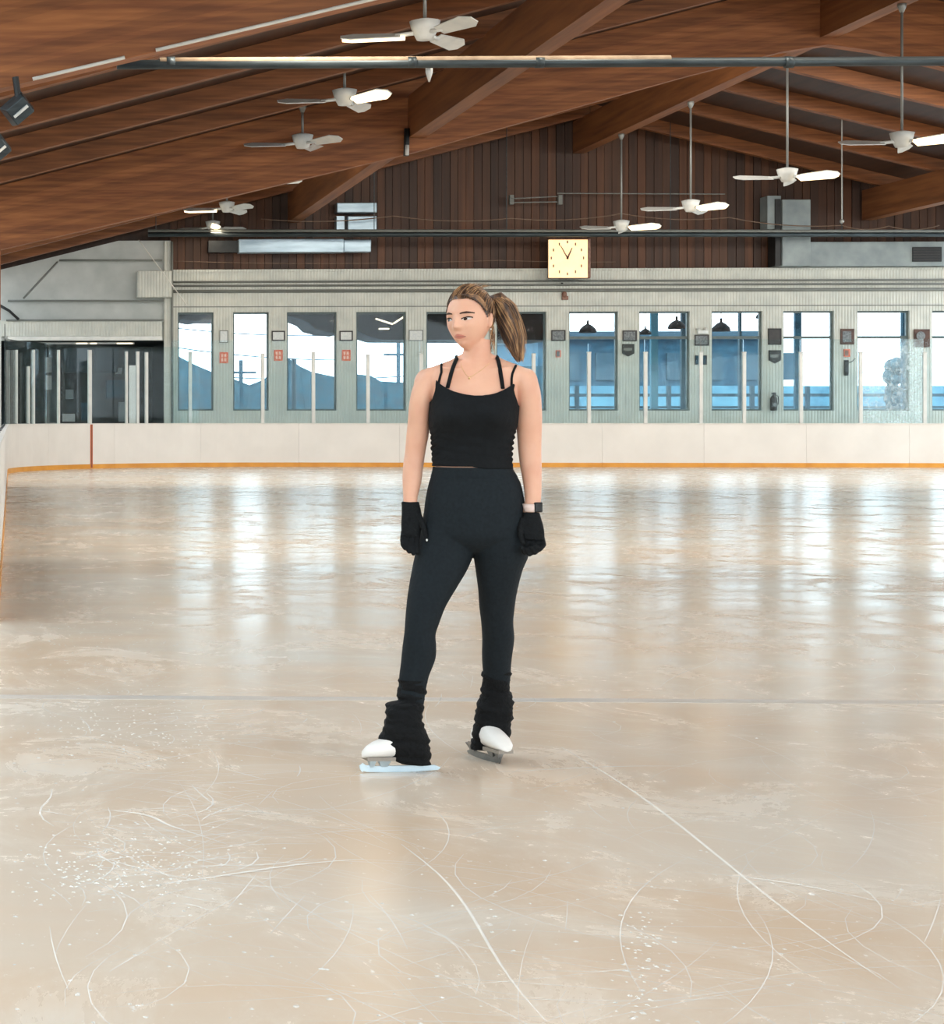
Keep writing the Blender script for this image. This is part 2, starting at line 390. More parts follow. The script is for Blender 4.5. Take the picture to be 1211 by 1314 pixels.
# dark room behind the opening
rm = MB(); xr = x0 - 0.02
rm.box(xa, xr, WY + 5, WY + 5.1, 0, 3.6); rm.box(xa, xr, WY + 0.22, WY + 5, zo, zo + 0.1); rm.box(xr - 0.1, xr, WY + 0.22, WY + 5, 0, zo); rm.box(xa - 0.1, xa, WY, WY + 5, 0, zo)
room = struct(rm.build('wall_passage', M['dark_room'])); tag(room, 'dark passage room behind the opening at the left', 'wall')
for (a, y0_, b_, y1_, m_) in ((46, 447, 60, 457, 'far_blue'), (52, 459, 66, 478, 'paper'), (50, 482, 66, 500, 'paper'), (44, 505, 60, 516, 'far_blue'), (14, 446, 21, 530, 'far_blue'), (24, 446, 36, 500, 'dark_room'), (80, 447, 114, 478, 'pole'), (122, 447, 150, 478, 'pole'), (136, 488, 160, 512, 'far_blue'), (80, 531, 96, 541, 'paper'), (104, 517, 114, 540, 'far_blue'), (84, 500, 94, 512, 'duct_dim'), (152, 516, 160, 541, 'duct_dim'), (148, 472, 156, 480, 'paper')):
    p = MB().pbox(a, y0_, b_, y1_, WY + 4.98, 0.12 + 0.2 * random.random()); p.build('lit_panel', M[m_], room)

# side walls of the hall (right one with a long clerestory band)
wl = struct(MB().box(-4.2, -4.0, -12, 56, 0, 4.4).build('wall_left', M['grey_wall'])); tag(wl, 'grey side wall along the left of the hall', 'wall')
r_ = MB(); r_.box(32.0, 32.2, -12, 53, 0, 1.2); r_.box(32.0, 32.2, -12, 53, 3.9, 4.8)
for yy in range(-12, 53, 6): r_.box(32.0, 32.2, yy, yy + 0.4, 1.2, 3.9)
wr = struct(r_.build('wall_right', M['grey_wall'])); tag(wr, 'side wall with a long window band at the right of the hall', 'wall')

# ------------------------------------------------------------------ dasher boards, panel by panel
path = [(XL, y) for y in np.linspace(12, BY - RC, 13)]
cxl, cyl = XL + RC, BY - RC
path += [(cxl - RC * math.cos(t), cyl + RC * math.sin(t)) for t in np.linspace(0, math.pi / 2, 25)[1:]]
path += [(x_, BY) for x_ in np.linspace(cxl, XR - RC, 8)[1:]]
cxr = XR - RC
path += [(cxr + RC * math.sin(t), cyl + RC * math.cos(t)) for t in np.linspace(0, math.pi / 2, 25)[1:]]
path += [(XR, y) for y in np.linspace(BY - RC, 0, 18)[1:]]
pv = [Vector((a, b_, 0)) for a, b_ in path]
seg = [0.0]
for i in range(1, len(pv)): seg.append(seg[-1] + (pv[i] - pv[i - 1]).length)
def along(s):
    s = max(0, min(seg[-1], s)); i = max(0, min(len(seg) - 2, int(np.searchsorted(seg, s) - 1)))
    t = (s - seg[i]) / (seg[i + 1] - seg[i]); p = pv[i].lerp(pv[i + 1], t); d = (pv[i + 1] - pv[i]).normalized()
    return p, Vector((-d.y, d.x, 0))   # outward normal is to the left of travel
def strip(s0, s1, o0, o1, z0, z1, n):
    rg = []
    for s in np.linspace(s0, s1, n + 1):
        p, nn = along(s); a = p + nn * o0; b_ = p + nn * o1
        rg.append([(a.x, a.y, z0), (b_.x, b_.y, z0), (b_.x, b_.y, z1), (a.x, a.y, z1)])
    return MB().rings(rg)
boards = empty('dasher_boards', (0, 0, 0))
tag(boards, 'white dasher boards with yellow kick strip around the ice', 'rink boards')
PL = 2.44; npan = int(seg[-1] / PL); s_gate = None
for i in range(npan):
    s0, s1 = i * PL, (i + 1) * PL - 0.004
    pan = strip(s0, s1, 0.0, 0.07, 0.10, 1.045, 6).build('panel', M['board'], boards)
    strip(s0, s1, -0.012, 0.07, 0.0, 0.105, 6).build('kick_plate', M['kick'], pan)
    strip(s0, s1, -0.02, 0.09, 1.045, 1.068, 6).build('cap_rail', M['cap'], pan)
# gate edge seen at px 117 on the corner
best = min(np.linspace(0, seg[-1], 4000), key=lambda s: (lambda p: abs((CX + F * ((p.x * math.cos(YAW) + p.y * math.sin(YAW)) / (-p.x * math.sin(YAW) + p.y * math.cos(YAW)))) - 117.5) + (1000 if p.y < 40 else 0))(along(s)[0]))
strip(best - 0.035, best + 0.035, -0.016, 0.02, 0.02, 1.05, 1).build('gate_edge', M['orange'], boards)
strip(best - 0.008, best + 0.008, -0.02, 0.02, 0.02, 1.05, 1).build('gate_gap', M['frame_brown'], boards)
# dark stitched dashes on the cap of the left boards
for k in range(10):
    y = 17 + k * 3.0
    strip(y - 12 + 0.2, y - 12 + 1.3, 0.03, 0.075, 1.069, 1.078, 1).build('cap_dash', M['black'], boards)

# shield posts and panes above the far boards
shield = empty('glass_shield', (0, 0, 0)); tag(shield, 'clear rink shield panes with white posts above the far boards', 'rink shield')
ZG = P(600, 436, BY).z; ZP = P(600, 453, BY).z; ZB = 1.070
def xs_at(px): return P(px, 500, BY + 0.04).x
posts = [(244, 453), (337, 455), (402, 453), (472, 456), (540, 455), (610, 455), (684.5, 455), (755.5, 453), (828, 453), (899, 453), (954.5, 453), (1027.5, 453), (1104, 453), (1186, 453), (1262, 453)]
for px, py in posts:
    xx = xs_at(px); zt_ = P(px, py, BY).z
    b = MB(); b.box(xx - 0.042, xx + 0.042, BY + 0.005, BY + 0.085, ZB, zt_); b.box(xx - 0.05, xx + 0.05, BY - 0.005, BY + 0.09, zt_, zt_ + 0.03)
    b.build('shield_post', M['post'], shield, bevel=0.008)
pl = [(219, 'plexi')] + [(p[0], 'plexi') for p in posts]
for i in range(len(pl) - 1):
    a, b_ = xs_at(pl[i][0]) + 0.02, xs_at(pl[i + 1][0]) - 0.02
    mt = M['plexi_hazy'] if pl[i][0] == 1104 else M['plexi']
    MB().box(a, b_, BY + 0.04, BY + 0.052, ZB, ZG).build('shield_pane', mt, shield)
# corner shield posts in front of the dark opening
for px, top, wd in ((23, 449, 2.5), (38, 470, 3.0), (45, 449, 2.5), (77, 449, 3), (116, 449, 5), (164, 451, 3), (177, 451, 4), (188, 452, 4)):
    bs = min(np.linspace(0, seg[-1], 3000), key=lambda s: (lambda p: abs((CX + F * ((p.x * math.cos(YAW) + p.y * math.sin(YAW)) / (-p.x * math.sin(YAW) + p.y * math.cos(YAW)))) - px) + (1000 if p.y < 42 else 0))(along(s)[0]))
    p, nn = along(bs); zt_ = P(px, top, p.y).z; hw = wd / 2 / 53
    strip(bs - hw, bs + hw, 0.01, 0.06, ZB, zt_, 1).build('shield_post', M['post'], shield)
door_panel = MB().pbox(165.5, 469, 174.5, 543, BY + 0.9, 0.06).build('white_door_leaf', M['board'])
tag(door_panel, 'narrow white door leaf standing in the dark opening', 'door leaf')
s_a = 12 * 0
for i in range(10, 19):
    s0, s1 = i * PL, (i + 1) * PL - 0.03
    if s1 > best + 3.2: s1 = min(s1, best + 3.2)
    if s1 - s0 > 0.3 and s0 > 20:
        strip(s0, s1, 0.03, 0.042, ZB, ZB + 1.85, 6).build('shield_pane', M['plexi'], shield)

# ------------------------------------------------------------------ ceiling fans; an emissive sheet imitates the blade catching light
def blade_ring(r0, r1, ang, pitch, w0, w1, th, clip=True):
    ca, sa = math.cos(ang), math.sin(ang); cp, sp = math.cos(pitch), math.sin(pitch)
    out = [(r0, -w0 / 2), (r1 - 0.16, -w1 / 2), (r1, -w1 / 5), (r1, w1 / 4), (r1 - 0.12, w1 / 2), (r0, w0 / 2)]
    top = []
    for r, t in out:
        x, y, z = r, t * cp, t * sp
        top.append((x * ca - y * sa, x * sa + y * ca, z))
    nrm = Vector((sp * sa, -sp * ca, cp)) * th
    return top, nrm
def fan(x, y, z, ztop, ang, lit, label, group):
    e = empty('ceiling_fan', (x, y, z)); tag(e, label, 'fan', group)
    def T(m): m.v = [(a + x, b + y, c + z) for a, b, c in m.v]; return m
    T(MB().rings([[(r * math.cos(t), r * math.sin(t), zz) for t in np.linspace(0, 2 * math.pi, 17)[:-1]] for r, zz in ((0.07, 0.20), (0.19, 0.17), (0.16, 0.06), (0.13, 0.0), (0.10, -0.06), (0.03, -0.07))])).build('motor_housing', M['white_metal'], e, True)
    T(MB().tube([(0, 0, 0.18), (0, 0, ztop - z)], 0.022, 8)).build('down_rod', M['rod'], e, True)
    T(MB().rings([[(r * math.cos(t), r * math.sin(t), zz) for t in np.linspace(0, 2 * math.pi, 13)[:-1]] for r, zz in ((0.03, ztop - z - 0.14), (0.07, ztop - z - 0.05), (0.07, ztop - z - 0.002))])).build('canopy_cup', M['rod'], e, True)
    for k in range(3):
        a = ang + k * 2 * math.pi / 3; pit = math.radians(-24)
        ca, sa = math.cos(a), math.sin(a)
        pts, nrm = blade_ring(0.30, 1.02, a, pit, 0.17, 0.25, 0.014)
        T(MB().poly(pts, nrm)).build('blade', M['white_metal'], e)
        T(MB().tube([(0.09 * ca, 0.09 * sa, 0.03), (0.36 * ca, 0.36 * sa, 0.005)], 0.028, 6)).build('blade_arm', M['white_metal'], e, True)
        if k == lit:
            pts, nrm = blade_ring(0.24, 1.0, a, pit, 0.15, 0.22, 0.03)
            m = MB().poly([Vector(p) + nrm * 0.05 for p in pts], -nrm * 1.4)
            lo_ = T(m).build('glint_panel', M['lamp'], e); lo_['label'] = 'warm glowing sheet standing for light caught by the blade'  # emissive sheet in place of the bright reflection on this blade
            l = bpy.data.lights.new('fan_fill', 'AREA'); l.shape = 'RECTANGLE'; l.size = 0.9; l.size_y = 0.26; l.energy = FANW; l.color = (1.0, 0.84, 0.64)
            lo2 = bpy.data.objects.new('fan_fill', l); COL.objects.link(lo2); lo2.location = (0.62 * ca, 0.62 * sa, -0.12); lo2.rotation_euler = (0, 0, a); lo2.parent = e  # area light added below the bright blade; the fan has no fitting
    return e
FANW = 14
G = 'white three-blade fans under the timber roof'
XLF = 5.1
def fan_at(px, py, X, ztop, ang, lit, label):
    # depth from the known row position X
    a = (px - CX) / F; dx = math.cos(YAW) * a - math.sin(YAW); dy = math.sin(YAW) * a + math.cos(YAW)
    Y = X / dx * dy; p = P(px, py, Y)
    fan(p.x, p.y, p.z, ztop, math.radians(ang), lit, label, G)
zl = deck_z(XLF) - 0.003
fan_at(545, 45, XLF, zl, 172, 0, 'largest white ceiling fan, above the thick dark pipe, glinting blade pointing left')
fan_at(442, 130, XLF, zl, -60, 0, 'white ceiling fan just below the dark pipe, glinting blade towards the right')
fan_at(388, 186, XLF, zl, 180, 9, 'white ceiling fan with unlit grey blades, below two larger fans')
fan_at(331, 236, XLF, zl, -40, 9, 'ceiling fan mostly hidden by the timber beam, only one blade tip showing')
fan_at(291, 269, XLF, zl, 178, 0, 'small white ceiling fan near the left wall top, glinting blade pointing left')
fan_at(273, 293, XLF, zl, 150, 1, 'lowest small fan of the left row, above the sheet metal duct')
zr = joist_z(14.4) - 0.82
fan_at(1157, 184, RIDGE, zr, 183, 1, 'large ceiling fan at the right picture edge on a long rod')
fan_at(1010, 229, RIDGE, zr, 186, 1, 'ceiling fan left of the edge fan, glinting blade facing the camera')
fan_at(886, 268, RIDGE, zr, 175, 1, 'second fan right of the glowing clock, hanging on a long rod')
fan_at(797, 293, RIDGE, zr, 190, 1, 'smallest fan of the right row, just right of the glowing clock')

# ------------------------------------------------------------------ pipes, ducts, wires
def thing1(o, label, cat, group=None): return tag(o, label, cat, group)
M['pipe_highlight'] = pm('tan_pipe_highlight', (160, 142, 120), (130, 112, 92), 8, rough=.7)  # tan of the pipe's lit top, put into the colour
pp = empty('transverse_pipe', P(160, 83, 19.6)); tag(pp, 'thick dark steel pipe crossing the hall below the roof', 'pipe')
A, B_ = P(150, 83, 19.6), P(1320, 78, 19.6)
MB().tube([A, B_], 0.046, 12).build('pipe_run', M['dark_pipe'], pp, True)
MB().tube([P(205, 79.0, 19.6), P(860, 76.2, 19.6)], 0.040, 10).build('painted_highlight', M['pipe_highlight'], pp, True)  # pale tube standing in for the light along the pipe's top
for px in (219, 528, 692, 1012):
    q = P(px, 80, 19.6); MB().tube([q - Vector((0.04, 0, 0)), q + Vector((0.04, 0, 0))], 0.056, 12).build('coupling', M['dark_pipe'], pp, True)
for px in (168, 1290):
    q = P(px, 82, 19.6); MB().tube([q, (q.x, q.y, deck_z(q.x) - 0.003)], 0.012, 6).build('hanger', M['dark_pipe'], pp)
fp = empty('far_pipe', P(190, 298, 50.2)); tag(fp, 'long dark pipe along the gable wall above the white wall', 'pipe')
MB().tube([P(190, 296, 50.2), P(1300, 296.5, 50.2)], 0.035, 8).build('pipe_run', M['conduit'], fp, True)
MB().tube([P(190, 301, 50.3), P(1300, 301, 50.3)], 0.06, 8).build('pipe_run', M['dark_pipe'], fp, True)
for px in (200, 480, 650, 860, 1080):
    q = P(px, 298, 50.3); MB().tube([q, (q.x, q.y, deck_z(q.x) - 0.003)], 0.010, 5).build('hanger', M['dark_pipe'], fp)

d = empty('wall_duct', P(304, 326, 51.0)); tag(d, 'long shiny sheet metal duct on the plank wall', 'duct')
MB().pbox(304, 308, 438, 326, 51.3, 0.42).build('duct_section', M['duct'], d, bevel=0.02)
MB().pbox(438, 309, 473, 325, 51.3, 0.36).build('duct_end', M['duct'], d, bevel=0.02)
MB().pbox(266, 310, 304, 325, 51.3, 0.3).build('duct_mouth', M['black'], d)
d = empty('vent_unit', P(429, 300, 51.2)); tag(d, 'pale blue vent box above the end of the long duct', 'vent')
MB().pbox(429, 262, 480, 275, 51.5, 0.4).build('hood', M['duct'], d, bevel=0.02)
MB().pbox(429, 279, 439, 299, 51.5, 0.35).build('side_box', M['duct'], d)
MB().pbox(443, 279, 480, 299, 51.5, 0.38).build('front_box', M['duct'], d, bevel=0.02)
MB().pbox(439, 279, 443, 299, 51.5, 0.2).build('gap', M['black'], d)
d = empty('corner_duct', P(990, 345, 51.2)); tag(d, 'grey L-shaped duct at the right with a black grille', 'duct')
MB().pbox(992, 259, 1028, 343.5, 51.55, 0.6).build('riser', M['duct_dim'], d, bevel=0.02)
MB().pbox(975, 254, 992, 296, 51.55, 0.5).build('side_box', M['duct_dim'], d)
MB().pbox(985, 258, 991.8, 343.5, 51.5, 0.5).build('dark_side', M['black'], d)
MB().pbox(1028, 312, 1240, 343.5, 51.55, 0.5).build('run', M['duct_dim'], d)
gr = MB().pbox(1170, 317, 1207, 336, 51.06, 0.05).build('grille', M['black'], d)
for k in range(5): MB().pbox(1171, 319 + k * 3.4, 1206, 320 + k * 3.4, 51.0, 0.02).build('grille_bar', M['frame_dark'], gr)

def sag(name, pts, Y, dip, r, mat, label, cat):
    out = []
    for (a, b_) in zip(pts[:-1], pts[1:]):
        for t in np.linspace(0, 1, 9)[:-1]: out.append(P(a[0] + (b_[0] - a[0]) * t, a[1] + (b_[1] - a[1]) * t + dip * 4 * t * (1 - t), Y))
    out.append(P(pts[-1][0], pts[-1][1], Y))
    return tag(MB().tube(out, r, 5).build(name, mat, None, True), label, cat)
sag('sagging_cable', [(335, 281), (505, 277), (655, 280), (797, 274), (935, 279), (1080, 289), (1140, 290), (1205, 289)], 50.7, 5, 0.014, M['wire'], 'thin cable looped in swags across the gable wall', 'cable')
sag('guy_wire', [(178, 308), (240, 392)], 50.6, 0, 0.013, M['wire_white'], 'thin pale diagonal wire at the left end of the white wall', 'wire')
sag('low_wire', [(224, 335), (420, 338), (640, 334), (790, 336)], 51.1, 1, 0.008, M['wire'], 'hair-thin wire low on the plank wall above the white ledge', 'wire')
rk = empty('wall_bracket', P(651, 262, 51.2)); tag(rk, 'thin grey steel rack on the upper plank wall', 'bracket')
for a, b_ in (((654, 255), (715, 252)), ((654, 260), (715, 259)), ((715, 248), (930, 249))): MB().tube([P(*a, 51.15), P(*b_, 51.15)], 0.014, 5).build('bar', M['rod'], rk)
for px in (655, 717): MB().pbox(px - 2.5, 251, px + 2.5, 263, 51.3, 0.15).build('clamp', M['conduit'], rk)
hr = empty('hanging_sensor', P(1080, 285, 45)); tag(hr, 'thin rod with a small bulb hanging near the right duct', 'sensor')
q = P(1080, 284, 45); MB().tube([q, (q.x, q.y, deck_z(q.x) - 0.003)], 0.016, 6).build('rod', M['rod'], hr)
MB().ball(q, 0.05, 10, 6).build('bulb', M['rod'], hr, True)
# conduit along the near beam
A1 = MB(); ya = 18.5 - 0.15
def beam_low(x): return float(np.interp(x, [p[0] for p in lower], [p[1] for p in lower]))
def xat(px, Y): return P(px, 100, Y).x
for a, b_ in ((42, 160), (200, 620)):
    xs = np.linspace(xat(a, ya), xat(b_, ya), 12)
    o = MB().tube([(x_, ya, beam_low(x_) + 0.012) for x_ in xs], 0.018, 6).build('beam_conduit', M['wire_white'], None, True)
    tag(o, 'pale conduit along the near beam edge, ' + ('short left length' if a < 100 else 'long length right of the pipe end'), 'conduit')
# floodlights below the near beam
def flood(px, py, Y, label):
    p = P(px, py, Y); e = empty('flood_light', p); tag(e, label, 'lamp')
    R = Matrix.Rotation(math.radians(-40), 3, 'Y') @ Matrix.Rotation(math.radians(25), 3, 'X')
    def tr(m): m.v = [tuple(R @ Vector(v) + p) for v in m.v]; return m
    tr(MB().rings([[(-.10, -.06, -.09), (.10, -.06, -.09), (.10, -.06, .09), (-.10, -.06, .09)], [(-.13, .08, -.11), (.13, .08, -.11), (.13, .08, .11), (-.13, .08, .11)]])).build('housing', M['dark_pipe'], e, bevel=0.01)
    tr(MB().box(-.12, .12, .081, .095, -.10, .10)).build('lens', M['black'], e)
    tr(MB().box(-.08, .08, -.085, -.062, -.012, .012)).build('handle', M['post'], e)
    MB().tube([p + Vector((0, 0, 0.08)), p + Vector((-0.03, 0.0, 0.3))], 0.03, 8).build('bracket', M['black'], e)
flood(24, 141, 18.22, 'black square flood light hanging from the near timber beam')
flood(-3, 192, 20.5, 'black flood light cut by the left picture edge')
pc = empty('hanging_pipe_clamp', P(521, 198, 35.7)); tag(pc, 'black rod with a pale end clamp hanging before the second beam', 'clamp')
MB().tube([P(521, 200, 35.7), P(522, 165, 35.7)], 0.05, 8).build('rod', M['black'], pc, True)
MB().tube([P(522, 199, 35.6), P(522.5, 186, 35.6)], 0.035, 8).build('end_clamp', M['post'], pc, True)
cn = MB().rings([[(P(550.5, py, 19.7) + Vector((r * math.cos(t), r * math.sin(t), 0))) for t in np.linspace(0, 2 * math.pi, 9)[:-1]] for py, r in ((86, 0.035), (93, 0.035), (105, 0.008))]).build('pipe_nozzle', M['post'], None, True)
tag(cn, 'small white nozzle under the thick dark pipe', 'nozzle')

# ------------------------------------------------------------------ backlit square clock
ck = empty('wall_clock', P(728, 357, 51.0)); tag(ck, 'glowing square clock on the ledge of the white wall', 'clock')
MB().pbox(702, 306, 755, 358, 51.0, 0.22).build('case', M['bronze'], ck, bevel=0.03)
dial = MB().pbox(703.5, 307.5, 753.5, 356.5, 50.78, 0.02).build('dial', M['clock'], ck)
c0 = P(728, 331, 50.75)
def hand(px, py, w): 
    t = P(px, py, 50.75); dv = (t - c0); nn = Vector((-dv.z, 0, dv.x)).normalized() * w
    MB().poly([c0 - nn - dv * .1, c0 + nn - dv * .1, t + nn * .4, t - nn * .4], (0, -0.01, 0)).build('clock_hand', M['bronze'], dial)
hand(719, 315, 0.018); hand(734, 318, 0.025)
for k in range(12):
    a = k * math.pi / 6; r = 0.40; MB().box(c0.x + r * math.sin(a) - .014, c0.x + r * math.sin(a) + .014, 50.745, 50.76, c0.z + r * math.cos(a) - .035, c0.z + r * math.cos(a) + .035).build('hour_mark', M['bronze'], dial)

# ------------------------------------------------------------------ notices and fittings on the window wall
def framed(name, px, py, w, h, fm, im, label, cat, bev=1.6):
    e = empty(name, P(px, py + h / 2, WY - 0.01)); tag(e, label, cat)
    MB().pbox(px - w / 2, py - h / 2, px + w / 2, py + h / 2, WY - 0.002, 0.04).build('frame', M[fm], e)
    MB().pbox(px - w / 2 + bev, py - h / 2 + bev, px + w / 2 - bev, py + h / 2 - bev, WY - 0.042, 0.008).build('sheet', M[im], e)
    return e
framed('notice', 287, 432, 11, 16, 'conduit', 'paper', 'upright white notice between the first two windows', 'notice', 1)
for px, lab in ((357, 'second and third windows'), (444, 'third and fourth windows')):
    framed('framed_notice', px, 431, 17, 13, 'frame_dark', 'paper', 'dark-framed pale notice between the ' + lab, 'notice')
framed('notice', 533.5, 430.5, 18, 14, 'conduit', 'paper', 'wide white notice beside the skater, right of the fourth window', 'notice', 1)
for px, py, lab in ((287, 459, 'first and second'), (357, 456, 'second and third'), (444, 456, 'third and fourth')):
    e = framed('number_plate', px, py, 11, 14, 'red_sign', 'red_pale', 'orange-red plate between the %s windows' % lab, 'sign', 2.2)
    MB().pbox(px - 3.5, py - .7, px + 3.5, py + .7, WY - 0.05, 0.004).build('print_bar', M['red_sign'], e); MB().pbox(px - .7, py - 5, px + .7, py + 5, WY - 0.05, 0.005).build('print_bar', M['red_sign'], e)
framed('framed_notice', 716, 430.5, 18, 14, 'frame_dark', 'paper_dim', 'dark-framed grey notice right of the ponytail', 'notice')
framed('small_plate', 716, 454, 6, 9, 'red_sign', 'paper_dim', 'tiny reddish plate below the notice by the ponytail', 'sign', 1)
framed('framed_notice', 807.5, 431, 18, 14, 'frame_dark', 'paper_dim', 'dark-framed grey notice above the left black shield plaque', 'notice')
framed('framed_notice', 900, 436.5, 18, 14, 'frame_dark', 'paper_dim', 'dark-framed grey notice below the twin-head emergency lamp', 'notice')
framed('dark_board', 993.5, 432, 16.5, 21, 'black', 'frame_dark', 'black upright board above the right black shield plaque', 'sign', 1.5)
framed('photo_frame', 1086.5, 432, 17, 20, 'frame_brown', 'paper_dim', 'brown frame with grey photos between the tenth and eleventh windows', 'picture', 3)
framed('small_plate', 1086, 453, 7.5, 10, 'red_sign', 'bronze', 'small red plate below the brown photo frame', 'sign', 1.5)
def shieldplate(px, py, w, h, label):
    pts = [(-.5, -.5), (.5, -.5), (.5, .25), (0, .5), (-.5, .25)]
    e = empty('shield_plaque', P(px, py + h / 2, WY - .01)); tag(e, label, 'plaque')
    MB().poly([P(px + a * w, py + b_ * h, WY - 0.002) for a, b_ in pts], (0, -0.05, 0)).build('plate', M['black'], e)
    MB().poly([P(px + a * w * .7, py + b_ * h * .25 - 1, WY - 0.053) for a, b_ in pts], (0, -0.006, 0)).build('emblem', M['conduit'], e)
shieldplate(805.5, 449.5, 15, 16, 'black shield-shaped plaque between the seventh and eighth windows')
shieldplate(993.5, 458, 15, 17, 'black shield-shaped plaque above the fire extinguisher')
e = empty('emergency_lamp', P(900, 428, WY)); tag(e, 'small emergency lamp with two heads above a notice', 'lamp')
MB().pbox(894, 424, 907, 428.5, WY - .002, 0.08).build('battery_box', M['white_metal'], e, bevel=0.01)
for px in (896, 905): MB().ball(P(px, 422.5, WY - .06), (0.05, 0.05, 0.04), 10, 6).build('lamp_head', M['post'], e, True)
for px, lab in ((894, 'left'), (903.5, 'right')):
    framed('switch_box', px, 462, 5.5, 12, 'frame_dark', 'far_blue', '%s one of two small dark switch boxes below a notice' % lab, 'switch', 1)
e = empty('fire_extinguisher', P(993, 528, WY - .1)); tag(e, 'dark fire extinguisher on the wall below the shield plaque', 'extinguisher')
b0 = P(992.5, 527, WY - .12); rgs = [(0.07, 0), (0.085, .02), (0.085, .30), (0.06, .36), (0.025, .39), (0.025, .42)]
MB().rings([[(b0.x + r * math.cos(t), b0.y + r * math.sin(t), b0.z + z) for t in np.linspace(0, 2 * math.pi, 13)[:-1]] for r, z in rgs]).build('cylinder', M['frame_dark'], e, True)
MB().box(b0.x - .05, b0.x + .06, b0.y - .015, b0.y + .015, b0.z + .42, b0.z + .46).build('handle', M['black'], e)
MB().tube([b0 + Vector((.03, 0, .41)), b0 + Vector((.12, 0, .36)), b0 + Vector((.11, 0, .15))], 0.012, 6).build('hose', M['black'], e, True)
MB().box(b0.x - .06, b0.x + .06, b0.y - .092, b0.y - .08, b0.z + .1, b0.z + .2).build('label_band', M['paper_dim'], e)
e = empty('wall_handset', P(1085, 482, WY)); tag(e, 'narrow black handset hanging under the small red plate', 'handset')
MB().pbox(1082.5, 462, 1087.5, 482, WY - .002, 0.07).build('body', M['black'], e, bevel=0.01)
MB().tube([P(1087, 466, WY - .05), P(1093, 464, WY - .05), P(1097, 460, WY - .05)], 0.01, 5).build('cord', M['black'], e, True)
e = framed('round_dial_frame', 1182, 434, 20, 23, 'frame_brown', 'frame_brown', 'brown frame with a round pale dial at the far right', 'picture', 2)
q = P(1181, 431, WY - .06); MB().tube([q, q + Vector((0, -.02, 0))], 0.11, 16).build('dial', M['paper_dim'], e)
e = empty('wall_bell', P(724, 384, WY)); tag(e, 'small brown bell on the white wall under the clock', 'bell')
MB().ball(P(724, 378, WY - .05), (0.07, 0.06, 0.08), 12, 8).build('gong', M['bronze'], e, True); MB().pbox(720.5, 380, 728, 385, WY - .002, 0.07).build('base', M['bronze'], e)
MB().tube([P(721, 364, WY - .001), P(721, 364, WY - .05)], 0.03, 8).build('button', M['black'], e)
e = empty('passage_lamp', P(100, 441, WY + .3)); tag(e, 'thin strip lamp at the top of the dark opening', 'lamp')
MB().pbox(40, 439.5, 172, 442, WY + 0.5, 0.12).build('tray', M['post'], e)
for a, b_ in ((98, 112), (116, 124), (150, 170)): MB().pbox(a, 440, b_, 441.6, WY + .379, 0.02).build('tube', M['tube'], e)

# ------------------------------------------------------------------ outdoors seen through the windows
og = struct(MB().box(-60, 120, 53.0, 260, -0.3, -0.02).build('ground_outside', M['ground'])); tag(og, 'pale snowy ground outside the windows', 'ground')
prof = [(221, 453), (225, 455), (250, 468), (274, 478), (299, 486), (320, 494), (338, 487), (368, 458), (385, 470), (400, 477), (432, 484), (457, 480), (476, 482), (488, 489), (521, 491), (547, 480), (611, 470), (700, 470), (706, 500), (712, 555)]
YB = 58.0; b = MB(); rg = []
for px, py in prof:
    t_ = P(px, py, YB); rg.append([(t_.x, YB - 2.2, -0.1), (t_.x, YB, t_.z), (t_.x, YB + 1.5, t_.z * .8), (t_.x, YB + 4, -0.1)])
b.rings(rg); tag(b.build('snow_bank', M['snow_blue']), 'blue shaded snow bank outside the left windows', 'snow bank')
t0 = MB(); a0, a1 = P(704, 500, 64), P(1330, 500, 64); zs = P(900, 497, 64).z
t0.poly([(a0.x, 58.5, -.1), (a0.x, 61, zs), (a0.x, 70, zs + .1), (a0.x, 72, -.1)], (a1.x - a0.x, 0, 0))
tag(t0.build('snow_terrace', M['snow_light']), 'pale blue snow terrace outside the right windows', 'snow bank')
bd = empty('blue_building', P(850, 500, 75)); tag(bd, 'blue grey building outside the right windows', 'building')
c1, c2 = P(690, 436, 75), P(990, 436, 75)
MB().box(c1.x, c2.x, 75, 82, 0, c1.z).build('facade', M['far_blue'], bd)
MB().box(c1.x - .2, c2.x + .2, 74.7, 82.2, c1.z, c1.z + .3).build('roof_edge', M['pole'], bd)
for k in range(7):
    xx = c1.x + 0.8 + k * 1.3; MB().box(xx, xx + .7, 74.9, 75.0, c1.z - 1.5, c1.z - .5).build('window', M['pole'], bd)
rf = empty('rail_fence', P(950, 527, 57)); tag(rf, 'dark blue rail fence outside the right windows', 'fence')
MB().pbox(722, 505, 1300, 509, 57, 0.08).build('rail', M['pole'], rf); MB().pbox(722, 521, 1300, 524, 57, 0.08).build('rail', M['pole'], rf)
for px in (740, 858, 965, 1036, 1140, 1230): q = P(px, 495, 56.9); MB().box(q.x - .05, q.x + .05, 56.85, 56.98, -.02, q.z).build('post', M['pole'], rf)
def upole(px, top, Y, label, arm=True):
    e = empty('utility_pole', (P(px, 500, Y).x, Y, -.02)); tag(e, label, 'pole'); t_ = P(px, top, Y)
    MB().tube([(t_.x, Y, -.02), t_], 0.07, 8).build('mast', M['pole'], e, True)
    if arm: MB().box(t_.x - 0.5, t_.x + .5, Y - .06, Y + .06, t_.z - .45, t_.z - .37).build('cross_arm', M['pole'], e)
upole(309, 462, 66, 'utility pole with cross arm in the second window'); upole(377, 461, 55.0, 'short dark pole in the third window', False)
upole(511, 440, 70, 'utility pole in the fourth window by the skater')
